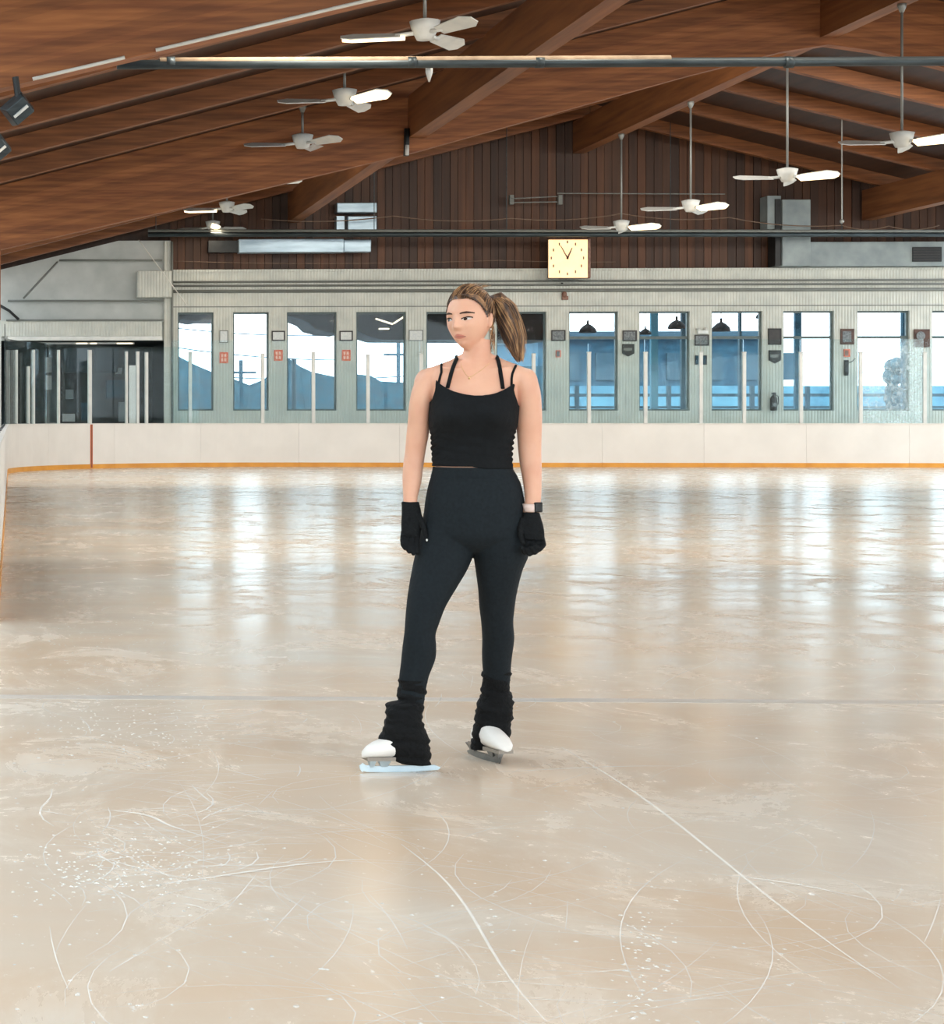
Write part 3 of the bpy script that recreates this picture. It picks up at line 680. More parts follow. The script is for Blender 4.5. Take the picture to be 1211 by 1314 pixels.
for (a, b_, lab) in (((226, 421), (440, 430), 'upper'), ((226, 446), (440, 462), 'middle'), ((290, 484), (530, 482), 'lowest')):
    sag('power_line', [a, b_], 66, 4, 0.02, M['pole'], '%s power line outside the left windows' % lab, 'power line')
# dark canopies over the outside walk
def canopy(pts, Y, label): tag(MB().poly([P(a, b_, 51.621) for a, b_ in pts], (0, 2.2, 0)).build('dark_canopy', M['far_dark']), label, 'canopy')
canopy([(222, 392), (280, 392), (280, 411), (262, 410), (250, 412), (236, 409), (222, 412)], 53.2, 'thin dark canopy edge in the first window')
canopy([(362, 392), (440, 392), (440, 428), (420, 426), (404, 422), (396, 414), (384, 409), (362, 403)], 53.2, 'dark slanting canopy in the third window')
canopy([(450, 392), (708, 392), (708, 437), (490, 436), (470, 430), (450, 420)], 53.2, 'broad dark canopy in the windows behind the skater')
for a, b_, lab in (((482, 409), (504, 416), 'left'), ((505, 415), (519, 406), 'right'), ((486, 422), (499, 422), 'lower')):
    o = MB().tube([P(*a, 51.6), P(*b_, 51.6)], 0.022, 6).build('tube_lamp', M['tube']); tag(o, '%s glowing tube lamp in the fourth window' % lab, 'lamp')
def pendant(px, py, w, label):
    q = P(px, py, 52.6); s_ = w / 2 / 48.7
    e = empty('pendant_lamp', q); tag(e, label, 'lamp')
    MB().rings([[(q.x + r * s_ * math.cos(t), q.y + r * s_ * math.sin(t), q.z + z * s_) for t in np.linspace(0, 2 * math.pi, 17)[:-1]] for r, z in ((.12, 1.25), (.14, .85), (.5, .65), (.9, .25), (1.0, -.1), (.9, -.2))]).build('shade', M['far_dark'], e, True)
    MB().tube([q + Vector((0, 0, 1.2 * s_)), (q.x, q.y, 4.6)], 0.012, 6).build('cord', M['black'], e)
pendant(754, 425, 22, 'dark dome pendant lamp in the seventh window'); pendant(828, 428, 15, 'dark pendant lamp at the left edge of the eighth window')
pendant(868, 420, 22, 'dark pendant lamp at the right edge of the eighth window'); pendant(925, 423, 23, 'dark dome pendant lamp in the ninth window'); pendant(979, 407, 18, 'dark pendant lamp cut by the right frame of the ninth window')
for px, w, y0_, y1_, m_, lab in ((1022, 8, 390, 434, 'far_blue', 'tenth'), (948, 3, 390, 434, 'pole', 'ninth'), (876, 7, 390, 434, 'pole', 'eighth'), (1160, 10, 390, 434, 'far_blue', 'eleventh'), (838, 9, 390, 434, 'snow_light', 'lower left of the eighth')):
    q1, q2 = P(px - w / 2, y0_, 54), P(px + w / 2, y0_, 54); o = MB().box(q1.x, q2.x, 53.88, 54, -.02, q1.z).build('porch_post', M[m_]); tag(o, 'blue porch post outside the %s window' % lab, 'post')
tr = empty('evergreen_bush', P(1156, 530, 57.8)); tag(tr, 'blue shaded bush outside the eleventh window', 'bush')
b = MB()
for k in range(26): b.ball(P(1146 + random.random() * 20, 466 + random.random() * 62, 57.8) + Vector((0, random.random() * .6, 0)), 0.12 + .14 * random.random(), 8, 6)
b.build('foliage', M['snow_blue'], tr, True)

# ------------------------------------------------------------------ marks on the ice
M['frost'] = pm('shaved_ice', (252, 253, 251), (244, 246, 244), 12, rough=0.9)
M['frost'].node_tree.nodes['Principled BSDF'].inputs['Alpha'].default_value = 0.55
M['line'] = pm('faded_line_paint', (190, 188, 184), (214, 204, 192), 1.6, (1, 4, 1), 0.35)
ln = MB().box(XL + .02, XR - .02, 8.76, 8.88, -0.01, 0.0012).build('ice_line', M['line']); tag(ln, 'faint grey line painted across the ice behind the skater', 'line'); ln['kind'] = 'structure'
def G0(px, py):   # ice point at pixel
    a = (px - CX) / F; t = CAMH * F / (py - CY)
    return Vector((t * (math.cos(YAW) * a - math.sin(YAW)), t * (math.sin(YAW) * a + math.cos(YAW)), 0))
mk = MB()
def ribbon(pts, w, z):
    n = len(pts); vs = []
    for i, p in enumerate(pts):
        t = (pts[min(i + 1, n - 1)] - pts[max(i - 1, 0)]).normalized(); u = Vector((-t.y, t.x, 0)); k = w * (0.25 + 0.75 * math.sin(math.pi * (i + .3) / (n - .4)))
        vs += [(p.x + u.x * k, p.y + u.y * k, z), (p.x - u.x * k, p.y - u.y * k, z)]
    mk.add(vs, [(2 * i, 2 * i + 1, 2 * i + 3, 2 * i + 2) for i in range(n - 1)])
rnd = random.Random(3)
def arc(p, ang, length, curv, w, z):
    pts = []; w *= .55; a = ang; q = p.copy(); n = max(5, min(16, int(length / .12)))
    for i in range(n): pts.append(q.copy()); q = q + Vector((math.cos(a), math.sin(a), 0)) * (length / n); a += curv * length / n
    if all(.05 < v.x < 26 and 1 < v.y < 46 - max(0, 5 - v.x) for v in pts): ribbon(pts, w, z)
for k in range(620):
    px = rnd.uniform(20, 1230); py = CY + 70 + 760 * rnd.random() ** 1.3
    p = G0(px, py); arc(p, rnd.uniform(0, 6.28), rnd.uniform(.25, 1.7), rnd.gauss(0, 1.1), rnd.uniform(.0012, .0032), .0016 + k * 1e-6)
for k in range(260):   # scraped area at the left
    px = rnd.gauss(170, 95); py = rnd.choice((rnd.gauss(940, 28), rnd.gauss(1110, 28), rnd.gauss(830, 40), rnd.gauss(1040, 30)))
    if px < 15: continue
    arc(G0(px, py), rnd.gauss(0.1, .8), rnd.uniform(.08, .55), rnd.gauss(0, 2.5), rnd.uniform(.002, .006), .0026 + k * 1e-6)
for (a, b_, w) in (((515, 1085), (720, 1314), .004), ((720, 960), (1150, 1260), .005), ((180, 1140), (480, 1105), .006), ((880, 1120), (1200, 1170), .004), ((130, 1040), (250, 1068), .007), ((640, 992), (900, 985), .006)):
    A_, B2 = G0(*a), G0(*b_); ribbon([A_.lerp(B2, t) + Vector((0.03 * math.sin(5 * t), 0.05 * math.sin(3 * t), 0)) for t in np.linspace(0, 1, 14)], w, .0036)
o = mk.build('skate_marks', M['frost']); tag(o, 'white skate scratches crossing the ice', 'ice scratches', kind='stuff')
sn = MB()
def fleck(p, r):
    n = 6; ph = rnd.random() * 6; rr = [r * rnd.uniform(.6, 1.2) for _ in range(n)]
    sn.add([(p.x + rr[i] * math.cos(ph + i * 1.047), p.y + rr[i] * 1.3 * math.sin(ph + i * 1.047), 0.0002) for i in range(n)] + [(p.x, p.y, r * .35)], [(i, (i + 1) % n, n) for i in range(n)])
for k in range(1500):
    c_ = rnd.random()
    if c_ < .28: px, py = rnd.gauss(150, 70), rnd.gauss(1112, 22)
    elif c_ < .5: px, py = rnd.gauss(150, 75), rnd.gauss(935, 26)
    elif c_ < .56: px, py = rnd.gauss(825, 20), rnd.uniform(1170, 1310)
    elif c_ < .75: px, py = rnd.gauss(120, 70), rnd.gauss(830, 50)
    else: px, py = rnd.uniform(15, 1211), rnd.uniform(640, 1314)
    if px < 14 or py < 620: continue
    fleck(G0(px, py), rnd.uniform(.002, .007) * (1.4 if rnd.random() < .1 else 1))
o = sn.build('snow_flecks', M['frost']); tag(o, 'loose flecks of shaved ice scattered on the rink', 'shaved ice', kind='stuff')

# ------------------------------------------------------------------ the skater
D0 = 7.0; S0 = F / D0; PX0 = 605.0
AL = math.atan((PX0 - CX) / F); CA = math.cos(AL); AZ = AL - YAW
root = (G0(PX0, CY + CAMH * S0)); person = empty('person', root, -AZ)
tag(person, 'woman in black top and leggings standing on white ice skates, looking to the left', 'person')
SA = math.sin(AL)
def Lp(px, py, y=0.0):
    p = (px - CX) / F
    x = (p * (D0 + y * CA) - D0 * math.tan(AL) - y * SA) / (CA + p * SA)
    return Vector((x, y, CAMH + (CY - py) / F * (D0 - x * SA + y * CA)))
PM = Matrix.LocRotScale(root, person.rotation_euler, None)
def plink(me, name, mat, parent=None, smooth=True):
    o = bpy.data.objects.new(name, me); COL.objects.link(o); o.parent = parent or person
    if mat: me.materials.append(mat)
    if smooth: me.polygons.foreach_set('use_smooth', [True] * len(me.polygons))
    return o
def pbuild(mb, name, mat, parent=None, smooth=True): return plink(mb.mesh(name), name, mat, parent, smooth)
def remesh(mb, voxel, it=4, fac=0.5):
    me = mb.mesh('tmp'); o = bpy.data.objects.new('tmp', me); COL.objects.link(o)
    md = o.modifiers.new('r', 'REMESH'); md.mode = 'VOXEL'; md.voxel_size = voxel; md.use_smooth_shade = True
    if it: sm = o.modifiers.new('s', 'SMOOTH'); sm.iterations = it; sm.factor = fac
    dg = bpy.context.evaluated_depsgraph_get(); dg.update()
    res = bpy.data.meshes.new_from_object(o.evaluated_get(dg)); bpy.data.objects.remove(o); bpy.data.meshes.remove(me)
    res.materials.clear(); return res
def sup(c, n): return math.copysign(abs(c) ** (2 / n), c)
def rows_interp(rows, n=None):
    """rows: (py, left px, right px, depth half, y centre); resampled smoothly"""
    r = np.array(rows, float); t = np.arange(len(r)); tt = np.linspace(0, len(r) - 1, (len(r) - 1) * 4 + 1)
    out = []
    for c in range(r.shape[1]):
        p = np.concatenate([[2 * r[0, c] - r[1, c]], r[:, c], [2 * r[-1, c] - r[-2, c]]]); v = []
        for x in tt:
            i = min(int(x), len(r) - 2); f = x - i; p0, p1, p2, p3 = p[i:i + 4]
            v.append(p1 + .5 * f * (p2 - p0 + f * (2 * p0 - 5 * p1 + 4 * p2 - p3 + f * (3 * (p1 - p2) + p3 - p0))))
        out.append(v)
    return list(zip(*out))
def ring_of(py, l, r, b, yc, n=32, e=2.2, inf=0.0):
    a0, a1 = Lp(l, py, yc), Lp(r, py, yc); cx = (a0.x + a1.x) / 2; ha = (a1.x - a0.x) / 2 + inf; hb = b + inf
    return [(cx + ha * sup(math.cos(t), e), yc + hb * sup(math.sin(t), e), a0.z) for t in np.linspace(0, 2 * math.pi, n + 1)[:-1]]
def loft(rows, mb, inf=0.0, e=2.2, n=32):
    mb.rings([ring_of(*r, n=n, e=e, inf=inf) for r in rows_interp(rows)]); return mb

ARM_L = [(471, 550, 568, .030, .012), (477, 541.5, 564, .040, .012), (485, 535, 560, .047, .012), (500, 528.5, 557, .050, .012), (520, 524.6, 553, .046, .015), (540, 523.2, 551.7, .043, .02), (559, 521.2, 549.8, .040, .025), (579, 519.6, 546, .036, .027), (599, 516.9, 543, .038, .022), (619, 516.3, 540.4, .035, .010), (638, 517.3, 535.8, .027, -.005), (652, 517.5, 536, .024, -.012), (664, 518, 537, .018, -.018)]
ARM_R = [(470, 650, 667, .030, .012), (476, 653, 679, .040, .012), (484, 656, 687.5, .047, .012), (500, 661, 693, .050, .012), (520, 663.5, 695, .046, .015), (540, 662, 695.6, .043, .02), (559, 663.3, 695, .040, .025), (579, 664.7, 694.6, .037, .027), (599, 667.3, 695, .038, .022), (619, 670.8, 695, .035, .010), (638, 673, 694.4, .028, -.005), (652, 672, 692.5, .025, -.010), (668, 671, 692, .020, -.014)]
TORSO = [(461, 590, 634, .045, .018), (465, 573, 652, .048, .018), (469, 558, 665, .052, .016), (474, 549, 673, .060, .014), (481, 544, 679, .070, .013), (489, 546, 674, .080, .012), (500, 552, 665, .090, .008), (515, 554, 664, .097, .004), (530, 553, 663, .100, .002), (545, 552.5, 661.5, .097, .004), (556, 555, 658, .092, .008), (570, 556.5, 655, .088, .012), (585, 557, 654.5, .086, .014), (599, 557, 655.5, .088, .016), (609, 555, 661, .094, .020), (619, 551.7, 666.5, .100, .024), (638, 547.5, 671, .112, .030), (658, 545, 672.5, .120, .036), (680, 542, 674, .118, .038), (690, 548, 670, .108, .037), (699, 566, 652, .085, .036), (706, 586, 628, .055, .036), (710, 600, 614, .025, .036)]
LEG_L = [(672, 541, 606, 0.1, 0.034), (690, 538, 607, 0.102, 0.03), (711, 532.8, 606.5, 0.1, 0.0201), (731, 528.7, 598.5, 0.092, 0.0031), (758, 524, 582.5, 0.082, -0.0165), (778, 521.5, 571, 0.074, -0.0335), (798, 520, 563.5, 0.066, -0.0466), (813, 518.8, 558.6, 0.062, -0.0519), (828, 516.8, 559.4, 0.062, -0.0512), (840, 515.5, 559, 0.062, -0.0454), (850, 514.6, 556.5, 0.06, -0.0449), (867, 512.5, 549.8, 0.054, -0.0489), (885, 511.5, 546, 0.046, -0.057), (905, 511, 543, 0.041, -0.0677), (930, 510, 542, 0.04, -0.078), (955, 508, 546, 0.042, -0.0883)]
LEG_R = [(672, 606, 677, 0.1, 0.038), (690, 607, 678, 0.102, 0.042), (711, 607.5, 678, 0.1, 0.0512), (731, 610.3, 670, 0.092, 0.0671), (758, 613.8, 663.2, 0.082, 0.0921), (778, 615, 660, 0.076, 0.1149), (798, 617.5, 658.2, 0.068, 0.1368), (818, 618.8, 659.6, 0.066, 0.1627), (838, 618.5, 657, 0.064, 0.1906), (852, 619, 655.5, 0.06, 0.2067), (868, 620, 654.5, 0.054, 0.2254), (890, 620, 652, 0.046, 0.2425), (915, 618, 652, 0.042, 0.2556), (945, 616, 650, 0.042, 0.2644)]
def bust(mb_rings):
    """push the front of the chest out in two soft mounds"""
    out = []
    for rg in mb_rings:
        o = []
        for (x, y, z) in rg:
            if y < 0.01:
                for cx_ in (Lp(581, 530).x, Lp(634, 530).x):
                    d = ((x - cx_) / .058) ** 2 + ((z - Lp(600, 533).z) / .052) ** 2; y -= .036 * math.exp(-d)
            o.append((x, y, z))
        out.append(o)
    return out
def torso_rings(inf, py0=None, py1=None, n=64):
    return bust([ring_of(*r, n=n, e=2.35, inf=inf) for r in rows_interp(TORSO) if (py0 is None or r[0] >= py0) and (py1 is None or r[0] <= py1)])

# ---- head: displaced sphere, face turned to the picture's left
PSI = math.radians(29); HC = Lp(602.0, 409.5, 0.0)
fw = Vector((-math.sin(PSI), -math.cos(PSI), 0)); rt = Vector((math.cos(PSI), -math.sin(PSI), 0))   # face forward, picture-right side of the face
TILT = Matrix.Rotation(math.radians(-2), 3, 'Y')
def hp(u, v, w): return HC + TILT @ (rt * u + fw * v + Vector((0, 0, w)))
def gs(x, c, s): return math.exp(-((x - c) / s) ** 2)
def head_uvw(n):
    nx_, ny_, nz_ = n
    u = .0735 * nx_; v = .094 * ny_; w = .110 * nz_
    if nz_ < 0:
        k = -nz_
        u *= 1 - .30 * k ** 1.6
        if ny_ < 0: v *= 1 - .42 * k; w *= 1 - .18 * (-ny_)
        else: v *= 1 - .04 * k
    if ny_ > 0: v = v * (.97 - .06 * abs(nx_)); 
    if nz_ > 0: u *= 1 + .05 * nz_ * (1 - nz_)
    if ny_ > .15:
        au = abs(u)
        pro = 0.0
        if w < .016: pro = min(1, (0.016 - w) / .046) if w > -.030 else max(0, 1 - (-.030 - w) / .012)
        v += .024 * math.exp(-(u / (.0075 + .004 * pro)) ** 2) * pro ** .9
        v += .007 * gs(au, .0115, .006) * gs(w, -.032, .007)
        v += .0045 * gs(w, .022, .011) * gs(au, .026, .026)
        v -= .0085 * gs(au, .031, .015) * gs(w, .001, .010)
        v += .0045 * gs(au, .043, .018) * gs(w, -.026, .020)
        v += .0070 * gs(u, 0, .019) * gs(w, -.0535, .0055) + .0075 * gs(u, 0, .017) * gs(w, -.0655, .0060)
        v -= .0030 * gs(u, 0, .022) * gs(w, -.0592, .0022)
        v -= .0040 * gs(u, 0, .022) * gs(w, -.0760, .006)
        v += .0090 * gs(u, 0, .020) * gs(w, -.0940, .013)
    return u, v, w
def head_mesh(mb, scale=1.0):
    nu, nv = 120, 90; rg = []
    for j in range(nv + 1):
        t = math.pi * (.012 + .976 * j / nv); r = []
        for k in range(nu):
            p = 2 * math.pi * k / nu; n = (math.sin(t) * math.cos(p), math.sin(t) * math.sin(p), math.cos(t)); r.append(hp(*head_uvw(n)))
        rg.append(r)
    mb.rings(rg)
def ear(mb, sgn):
    for (v, w, r) in ((-.008, -.004, .013), (-.006, -.016, .011), (-.003, -.027, .008), (-.012, .006, .010)):
        c = hp(sgn * .077, v, w); mb.ball(c, (r * .75, r, r * 1.15), 10, 8)
body = MB()
body.rings(torso_rings(-.002))
loft(ARM_L, body); loft(ARM_R, body)
body.ball(Lp(546.5, 493, .012), (.042, .048, .054)); body.ball(Lp(674.5, 492, .012), (.042, .048, .054))
for tr_ in (((602, 458), (582, 469), (562, 481), (547, 490)), ((621, 458), (643, 469), (661, 480), (675, 489))):
    body.tube([Lp(*p_, .016) for p_ in tr_], [.022, .023, .034, .044], 14)
loft([(436, 596, 629, .050, .020), (447, 594.5, 629.5, .050, .022), (456, 592.5, 630.5, .051, .022), (463, 588, 635, .053, .022), (470, 575, 648, .055, .020), (480, 565, 660, .055, .018)], body)
# collar bones
for a, b_ in (((600, 474), (566, 470)), ((619, 474), (655, 470))):
    body.tube([Lp(a[0], a[1] + 1, -.034), Lp((a[0] + b_[0]) / 2, a[1], -.040), Lp(b_[0], b_[1] + 2, -.028)], .0075, 8)
loft(LEG_L, body, -.008); loft(LEG_R, body, -.008)
head_mesh(body); ear(body, 1); ear(body, -1)
me = remesh(body, .0036, 3, .5)
M['skin'] = pm('skin', (226, 178, 152), (214, 160, 134), 9, rough=0.48, spec=0.35, detail=6)
sk = M['skin'].node_tree.nodes['Principled BSDF']; sk.inputs['Subsurface Weight'].default_value = 0.12; sk.inputs['Subsurface Radius'].default_value = (0.02, 0.008, 0.004)
bodyo = plink(me, 'body', M['skin'])
bvh = BVHTree.FromPolygons([v.co.copy() for v in me.vertices], [tuple(p.vertices) for p in me.polygons])
def hit(o, d, off=.001):
    r = bvh.ray_cast(Vector(o), Vector(d).normalized())
    return (r[0] + r[1] * off) if r[0] is not None else None
def face_pt(u, w, off): return hit(hp(u, .25, w), -fw, off) or hp(u, .09, w)
def face_patch(name, fn, n, m_, mat, off, parent=None):
    """fn(s,t) -> (u,w) on the face; laid on the skin"""
    vs = []; fs = []
    for i in range(n + 1):
        for j in range(m_ + 1): u, w = fn(i / n, j / m_); vs.append(face_pt(u, w, off))
    for i in range(n):
        for j in range(m_): fs.append((i * (m_ + 1) + j, (i + 1) * (m_ + 1) + j, (i + 1) * (m_ + 1) + j + 1, i * (m_ + 1) + j + 1))
    return pbuild(MB().add(vs, fs), name, mat, parent or bodyo)
M['eye_white'] = pm('eye_white', (214, 206, 200), None, 9, rough=0.25); M['iris'] = pm('iris', (52, 38, 32), None, 30, rough=0.15)
M['brow'] = pm('brow_hair', (70, 46, 36), (54, 36, 28), 60, rough=0.8); M['lash'] = pm('lash', (44, 32, 28), None, 60, rough=0.8)
M['lips'] = pm('lips', (206, 134, 118), (194, 118, 104), 40, rough=0.4)
for sg in (1, -1):
    c = .0325 * sg
    alm = lambda s, t, c=c, sg=sg: (c + (s - .5) * .029, .000 + (.0055 * math.sin(math.pi * s) ** .8) * (1 - 1.75 * t) + sg * (s - .5) * .003)
    ew = face_patch('eye', alm, 12, 6, M['eye_white'], .0012)
    gz = -.0045
    face_patch('iris', lambda s, t, c=c: (c + gz + .0056 * t * math.cos(6.2832 * s), -.0002 + .0052 * t * math.sin(6.2832 * s)), 16, 3, M['iris'], .0020, ew)
    face_patch('eyelash', lambda s, t, c=c, sg=sg: (c + (s - .5) * .034, .0052 * math.sin(math.pi * s) ** .8 + .0000 + .0046 * t + sg * (s - .5) * .004), 12, 2, M['lash'], .0022)
    face_patch('eyebrow', lambda s, t, c=c, sg=sg: (c * 1.04 + (s - .5) * .040, .0185 + .0045 * math.sin(math.pi * (s if sg > 0 else 1 - s) * .8 + .25) + (t - .5) * .0070 * (1 - abs(s - .5) * .9)), 12, 2, M['brow'], .0016)
lp = face_patch('lips', lambda s, t: ((s - .5) * .040, -.0592 + (t - .45) * .0160 * math.sin(math.pi * (.04 + .92 * s)) ** .75 - .001 * abs(s - .5)), 16, 6, M['lips'], .0009)
face_patch('mouth_line', lambda s, t: ((s - .5) * .044, -.0594 + (t - .5) * .0016), 16, 1, M['bronze'], .0014, lp)

# ---- hair: cap, swept strands and a ponytail
def hairmat(name, c1, c2, c3):
    m, nt, b = newmat(name); L = nt.links.new
    tc = nt.nodes.new('ShaderNodeTexCoord'); no = nt.nodes.new('ShaderNodeTexNoise'); no.inputs['Scale'].default_value = 26; no.inputs['Detail'].default_value = 5
    mp = nt.nodes.new('ShaderNodeMapping'); mp.inputs['Scale'].default_value = (2.2, 2.2, .5); L(tc.outputs['Object'], mp.inputs[0]); L(mp.outputs[0], no.inputs['Vector'])
    rp = nt.nodes.new('ShaderNodeValToRGB'); rp.color_ramp.elements[0].position = .33; rp.color_ramp.elements[1].position = .68
    rp.color_ramp.elements[0].color = (*lin(c1), 1); rp.color_ramp.elements[1].color = (*lin(c3), 1); e = rp.color_ramp.elements.new(.5); e.color = (*lin(c2), 1)
    L(no.outputs['Fac'], rp.inputs['Fac']); L(rp.outputs['Color'], b.inputs['Base Color']); b.inputs['Roughness'].default_value = .42
    return m
M['hair_dark'] = hairmat('hair_roots', (50, 36, 28), (82, 58, 42), (130, 94, 62))
M['hair_light'] = hairmat('hair_highlights', (112, 80, 54), (164, 122, 82), (206, 166, 118))
TIE = Lp(633, 386, .055)
tie_l = TIE - HC; tie_n = Vector((tie_l.dot(rt), tie_l.dot(fw), tie_l.z))
def scalp(n, k): 
    u, v, w = head_uvw(n); return hp(u * k, (v - .004) * k, w * k + .002)
def is_hair(n):
    nx_, ny_, nz_ = n
    hl = float(np.interp(ny_, [-1, -.35, -.2, -.05, .05, .14, .30, .48, .72, 1], [-.38, -.36, .0, .14, .12, -.06, .08, .38, .57, .60]))
    return nz_ > hl
cap = MB(); nu, nv = 96, 64; idx = {}; vs = []; fs = []
for j in range(nv + 1):
    t = math.pi * (.01 + .75 * j / nv)
    for k in range(nu):
        p = 2 * math.pi * k / nu; n = (math.sin(t) * math.cos(p), math.sin(t) * math.sin(p), math.cos(t)); vs.append((scalp(n, 1.055 + .012 * math.sin(p * 17 + 3 * j / nv)), is_hair(n)))
for j in range(nv):
    for k in range(nu):
        q = (j * nu + k, j * nu + (k + 1) % nu, (j + 1) * nu + (k + 1) % nu, (j + 1) * nu + k)
        if all(vs[i][1] for i in q): fs.append(q)
cap.add([v[0] for v in vs], fs)
hair = pbuild(cap, 'hair', M['hair_dark'])
hr_ = random.Random(11)
def strand(mb, pts, r0, r1): 
    n = len(pts); mb.tube(pts, [r0 + (r1 - r0) * i / (n - 1) for i in range(n)], 4, False)
sd, sl = MB(), MB(); tn = tie_n.normalized()
cnt = 0
while cnt < 900:
    z = hr_.uniform(-.45, 1); p = hr_.uniform(0, 6.283); r = math.sqrt(max(0, 1 - z * z)); n = Vector((r * math.cos(p), r * math.sin(p), z))
    if not is_hair(n): continue
    cnt += 1; pts = []; N_ = 9; lift = hr_.uniform(1.055, 1.095); wob = hr_.uniform(-.05, .05)
    for i in range(N_):
        f = i / (N_ - 1); m_ = n.lerp(tn, f); m_.z += .10 * math.sin(math.pi * f) + wob * math.sin(math.pi * f); m_.normalize()
        pts.append(scalp(m_, lift + .03 * math.sin(math.pi * f)))
    strand(sl if (hr_.random() < .30 and n.z > .2) or hr_.random() < .14 else sd, pts, .0014, .0011)
# swept fringe over the temple
for k in range(60):
    f0 = hr_.random(); n0 = Vector((-.15 + .45 * f0, .72, .66)).normalized(); n1 = Vector((.93, .30 - .12 * f0, .18 + .25 * hr_.random())).normalized(); pts = []
    for i in range(10):
        f = i / 9; m_ = n0.lerp(n1, f); m_.z += .12 * math.sin(math.pi * f) * (f0 - .2); m_.normalize(); pts.append(scalp(m_, 1.07 + .05 * math.sin(math.pi * f)))
    pts += [scalp(n1.lerp(tn, .25).normalized(), 1.09), scalp(n1.lerp(tn, .5).normalized(), 1.09)]
    strand(sl if f0 > .45 else sd, pts, .0013, .0008)
for k in range(26):   # loose wisps in front of and below the ear
    a = Lp(627 + hr_.random() * 6, 408 + hr_.random() * 8, -.02 + .04 * hr_.random()); b_ = Lp(629 + hr_.random() * 6, 436 + hr_.random() * 20, .0 + .03 * hr_.random())
    strand(sd if k % 2 else sl, [a, a.lerp(b_, .5) + Vector((hr_.uniform(-.004, .008), 0, 0)), b_], .0012, .0005)
for k in range(22):   # flyaway hair on the crown
    n0 = Vector((hr_.uniform(-.6, .6), hr_.uniform(-.4, .6), 1)).normalized(); q = scalp(n0, 1.07)
    strand(sl, [q, q + Vector((.015, 0, .006)), q + Vector((.035, 0, .006 + .006 * hr_.random()))], .0009, .0004)
pbuild(sd, 'hair_strands', M['hair_dark'], hair); pbuild(sl, 'hair_highlights', M['hair_light'], hair)
pt = MB(); pt2 = MB(); core = MB()
cl_ = [(629, 385, .052), (640, 382, .060), (647, 391, .063), (652, 410, .062), (658, 430, .058), (662, 448, .055), (667, 463, .053)]
cw = [.018, .028, .036, .040, .036, .027, .012]
cl_v = [Lp(*c) for c in cl_]
core.tube(cl_v, [w * .8 for w in cw], 14)
for k in range(520):
    a = hr_.uniform(0, 6.283); rr = math.sqrt(hr_.random()) ; end = hr_.uniform(.72, 1.0) * (len(cl_v) - 1); pts = []; spl = hr_.uniform(.75, 1.35) if hr_.random() < .2 else 1.0
    for i in range(10):
        x = end * i / 9; j = min(int(x), len(cl_v) - 2); f = x - j; c = cl_v[j].lerp(cl_v[j + 1], f); w = cw[j] + (cw[j + 1] - cw[j]) * f
        tw = a + .5 * math.sin(x * .8 + a); pts.append(c + Vector((math.cos(tw), math.sin(tw) * .8, 0)) * w * (.75 + .3 * rr) * (1 + (spl - 1) * i / 9) + Vector((0, 0, -.012 * (1 - rr) * (i / 9) ** 3)))
    strand(pt2 if hr_.random() < .55 + .3 * math.cos(a) else pt, pts, .0014, .0006)
tail = pbuild(core, 'ponytail', M['hair_dark'], hair)
pbuild(pt, 'ponytail_strands', M['hair_dark'], tail); pbuild(pt2, 'ponytail_highlights', M['hair_light'], tail)
MB_t = MB().tube([TIE + Vector((.004 * 0, 0, 0)) + Vector((.0, .012 * math.cos(t), .012 * math.sin(t))) for t in np.linspace(0, 6.283, 17)], .005, 6, False); pbuild(MB_t, 'hair_tie', M['hair_light'], hair)

pbuild(MB().ball(hp(.080, -.002, -.040), .0035, 8, 6), 'earring', M['eye_white'], bodyo)
# ---- clothes
def cloth(name, c1, c2, bump=.3, sc=60):
    m = pm(name, c1, c2, sc, rough=.85, bump=bump, spec=.25); b = m.node_tree.nodes['Principled BSDF']; return m
M['top'] = cloth('black_jersey', (15, 19, 22), (10, 13, 16)); M['legging'] = cloth('black_leggings', (24, 32, 37), (18, 25, 30), .15, 90)
M['glove'] = cloth('black_knit_glove', (15, 19, 22), (10, 13, 15), .5, 120); M['warmer'] = cloth('black_wool_knit', (14, 16, 18), (8, 10, 12), .8, 70)
# tank top: shell of the torso with a scooped upper edge
RI = rows_interp(TORSO); NT = 96
zs_ = [Lp(600, r[0]).z for r in RI]
def torso_at(z, inf):
    py = CY - (z - CAMH) * S0
    vals = [float(np.interp(py, [r[0] for r in RI], [r[c] for r in RI])) for c in range(1, 5)]
    rg = bust([ring_of(py, *vals, n=NT, e=2.35, inf=inf)])[0]; return rg
zh = Lp(600, 597.5).z
def ztop(x, front):
    px = CX + F * (D0 * math.tan(AL) + x * CA) / (D0 - x * SA)
    if front:
        if px < 565.7: py = np.interp(px, [548, 554.5, 565.7], [520, 513, 488])
        elif px > 654: py = np.interp(px, [654, 663.8, 670], [491, 520, 524])
        else: t = (px - 565.7) / (654 - 565.7); py = 488 + 3 * t + 18.5 * (1 - (2 * t - 1) ** 2) ** .62
    else: py = np.interp(px, [548, 556, 580, 640, 658, 670], [520, 518, 520, 520, 518, 522])
    return Lp(600, float(py)).z
ref = torso_at(Lp(600, 525).z, .006); tops = [ztop(p[0], p[1] < .004) for p in ref]
NZ = 44; vs = []; cache = {}
def tp(k, z, inf):
    key = round(z, 4), inf
    if key not in cache: cache[key] = torso_at(z, inf)
    return cache[key][k]
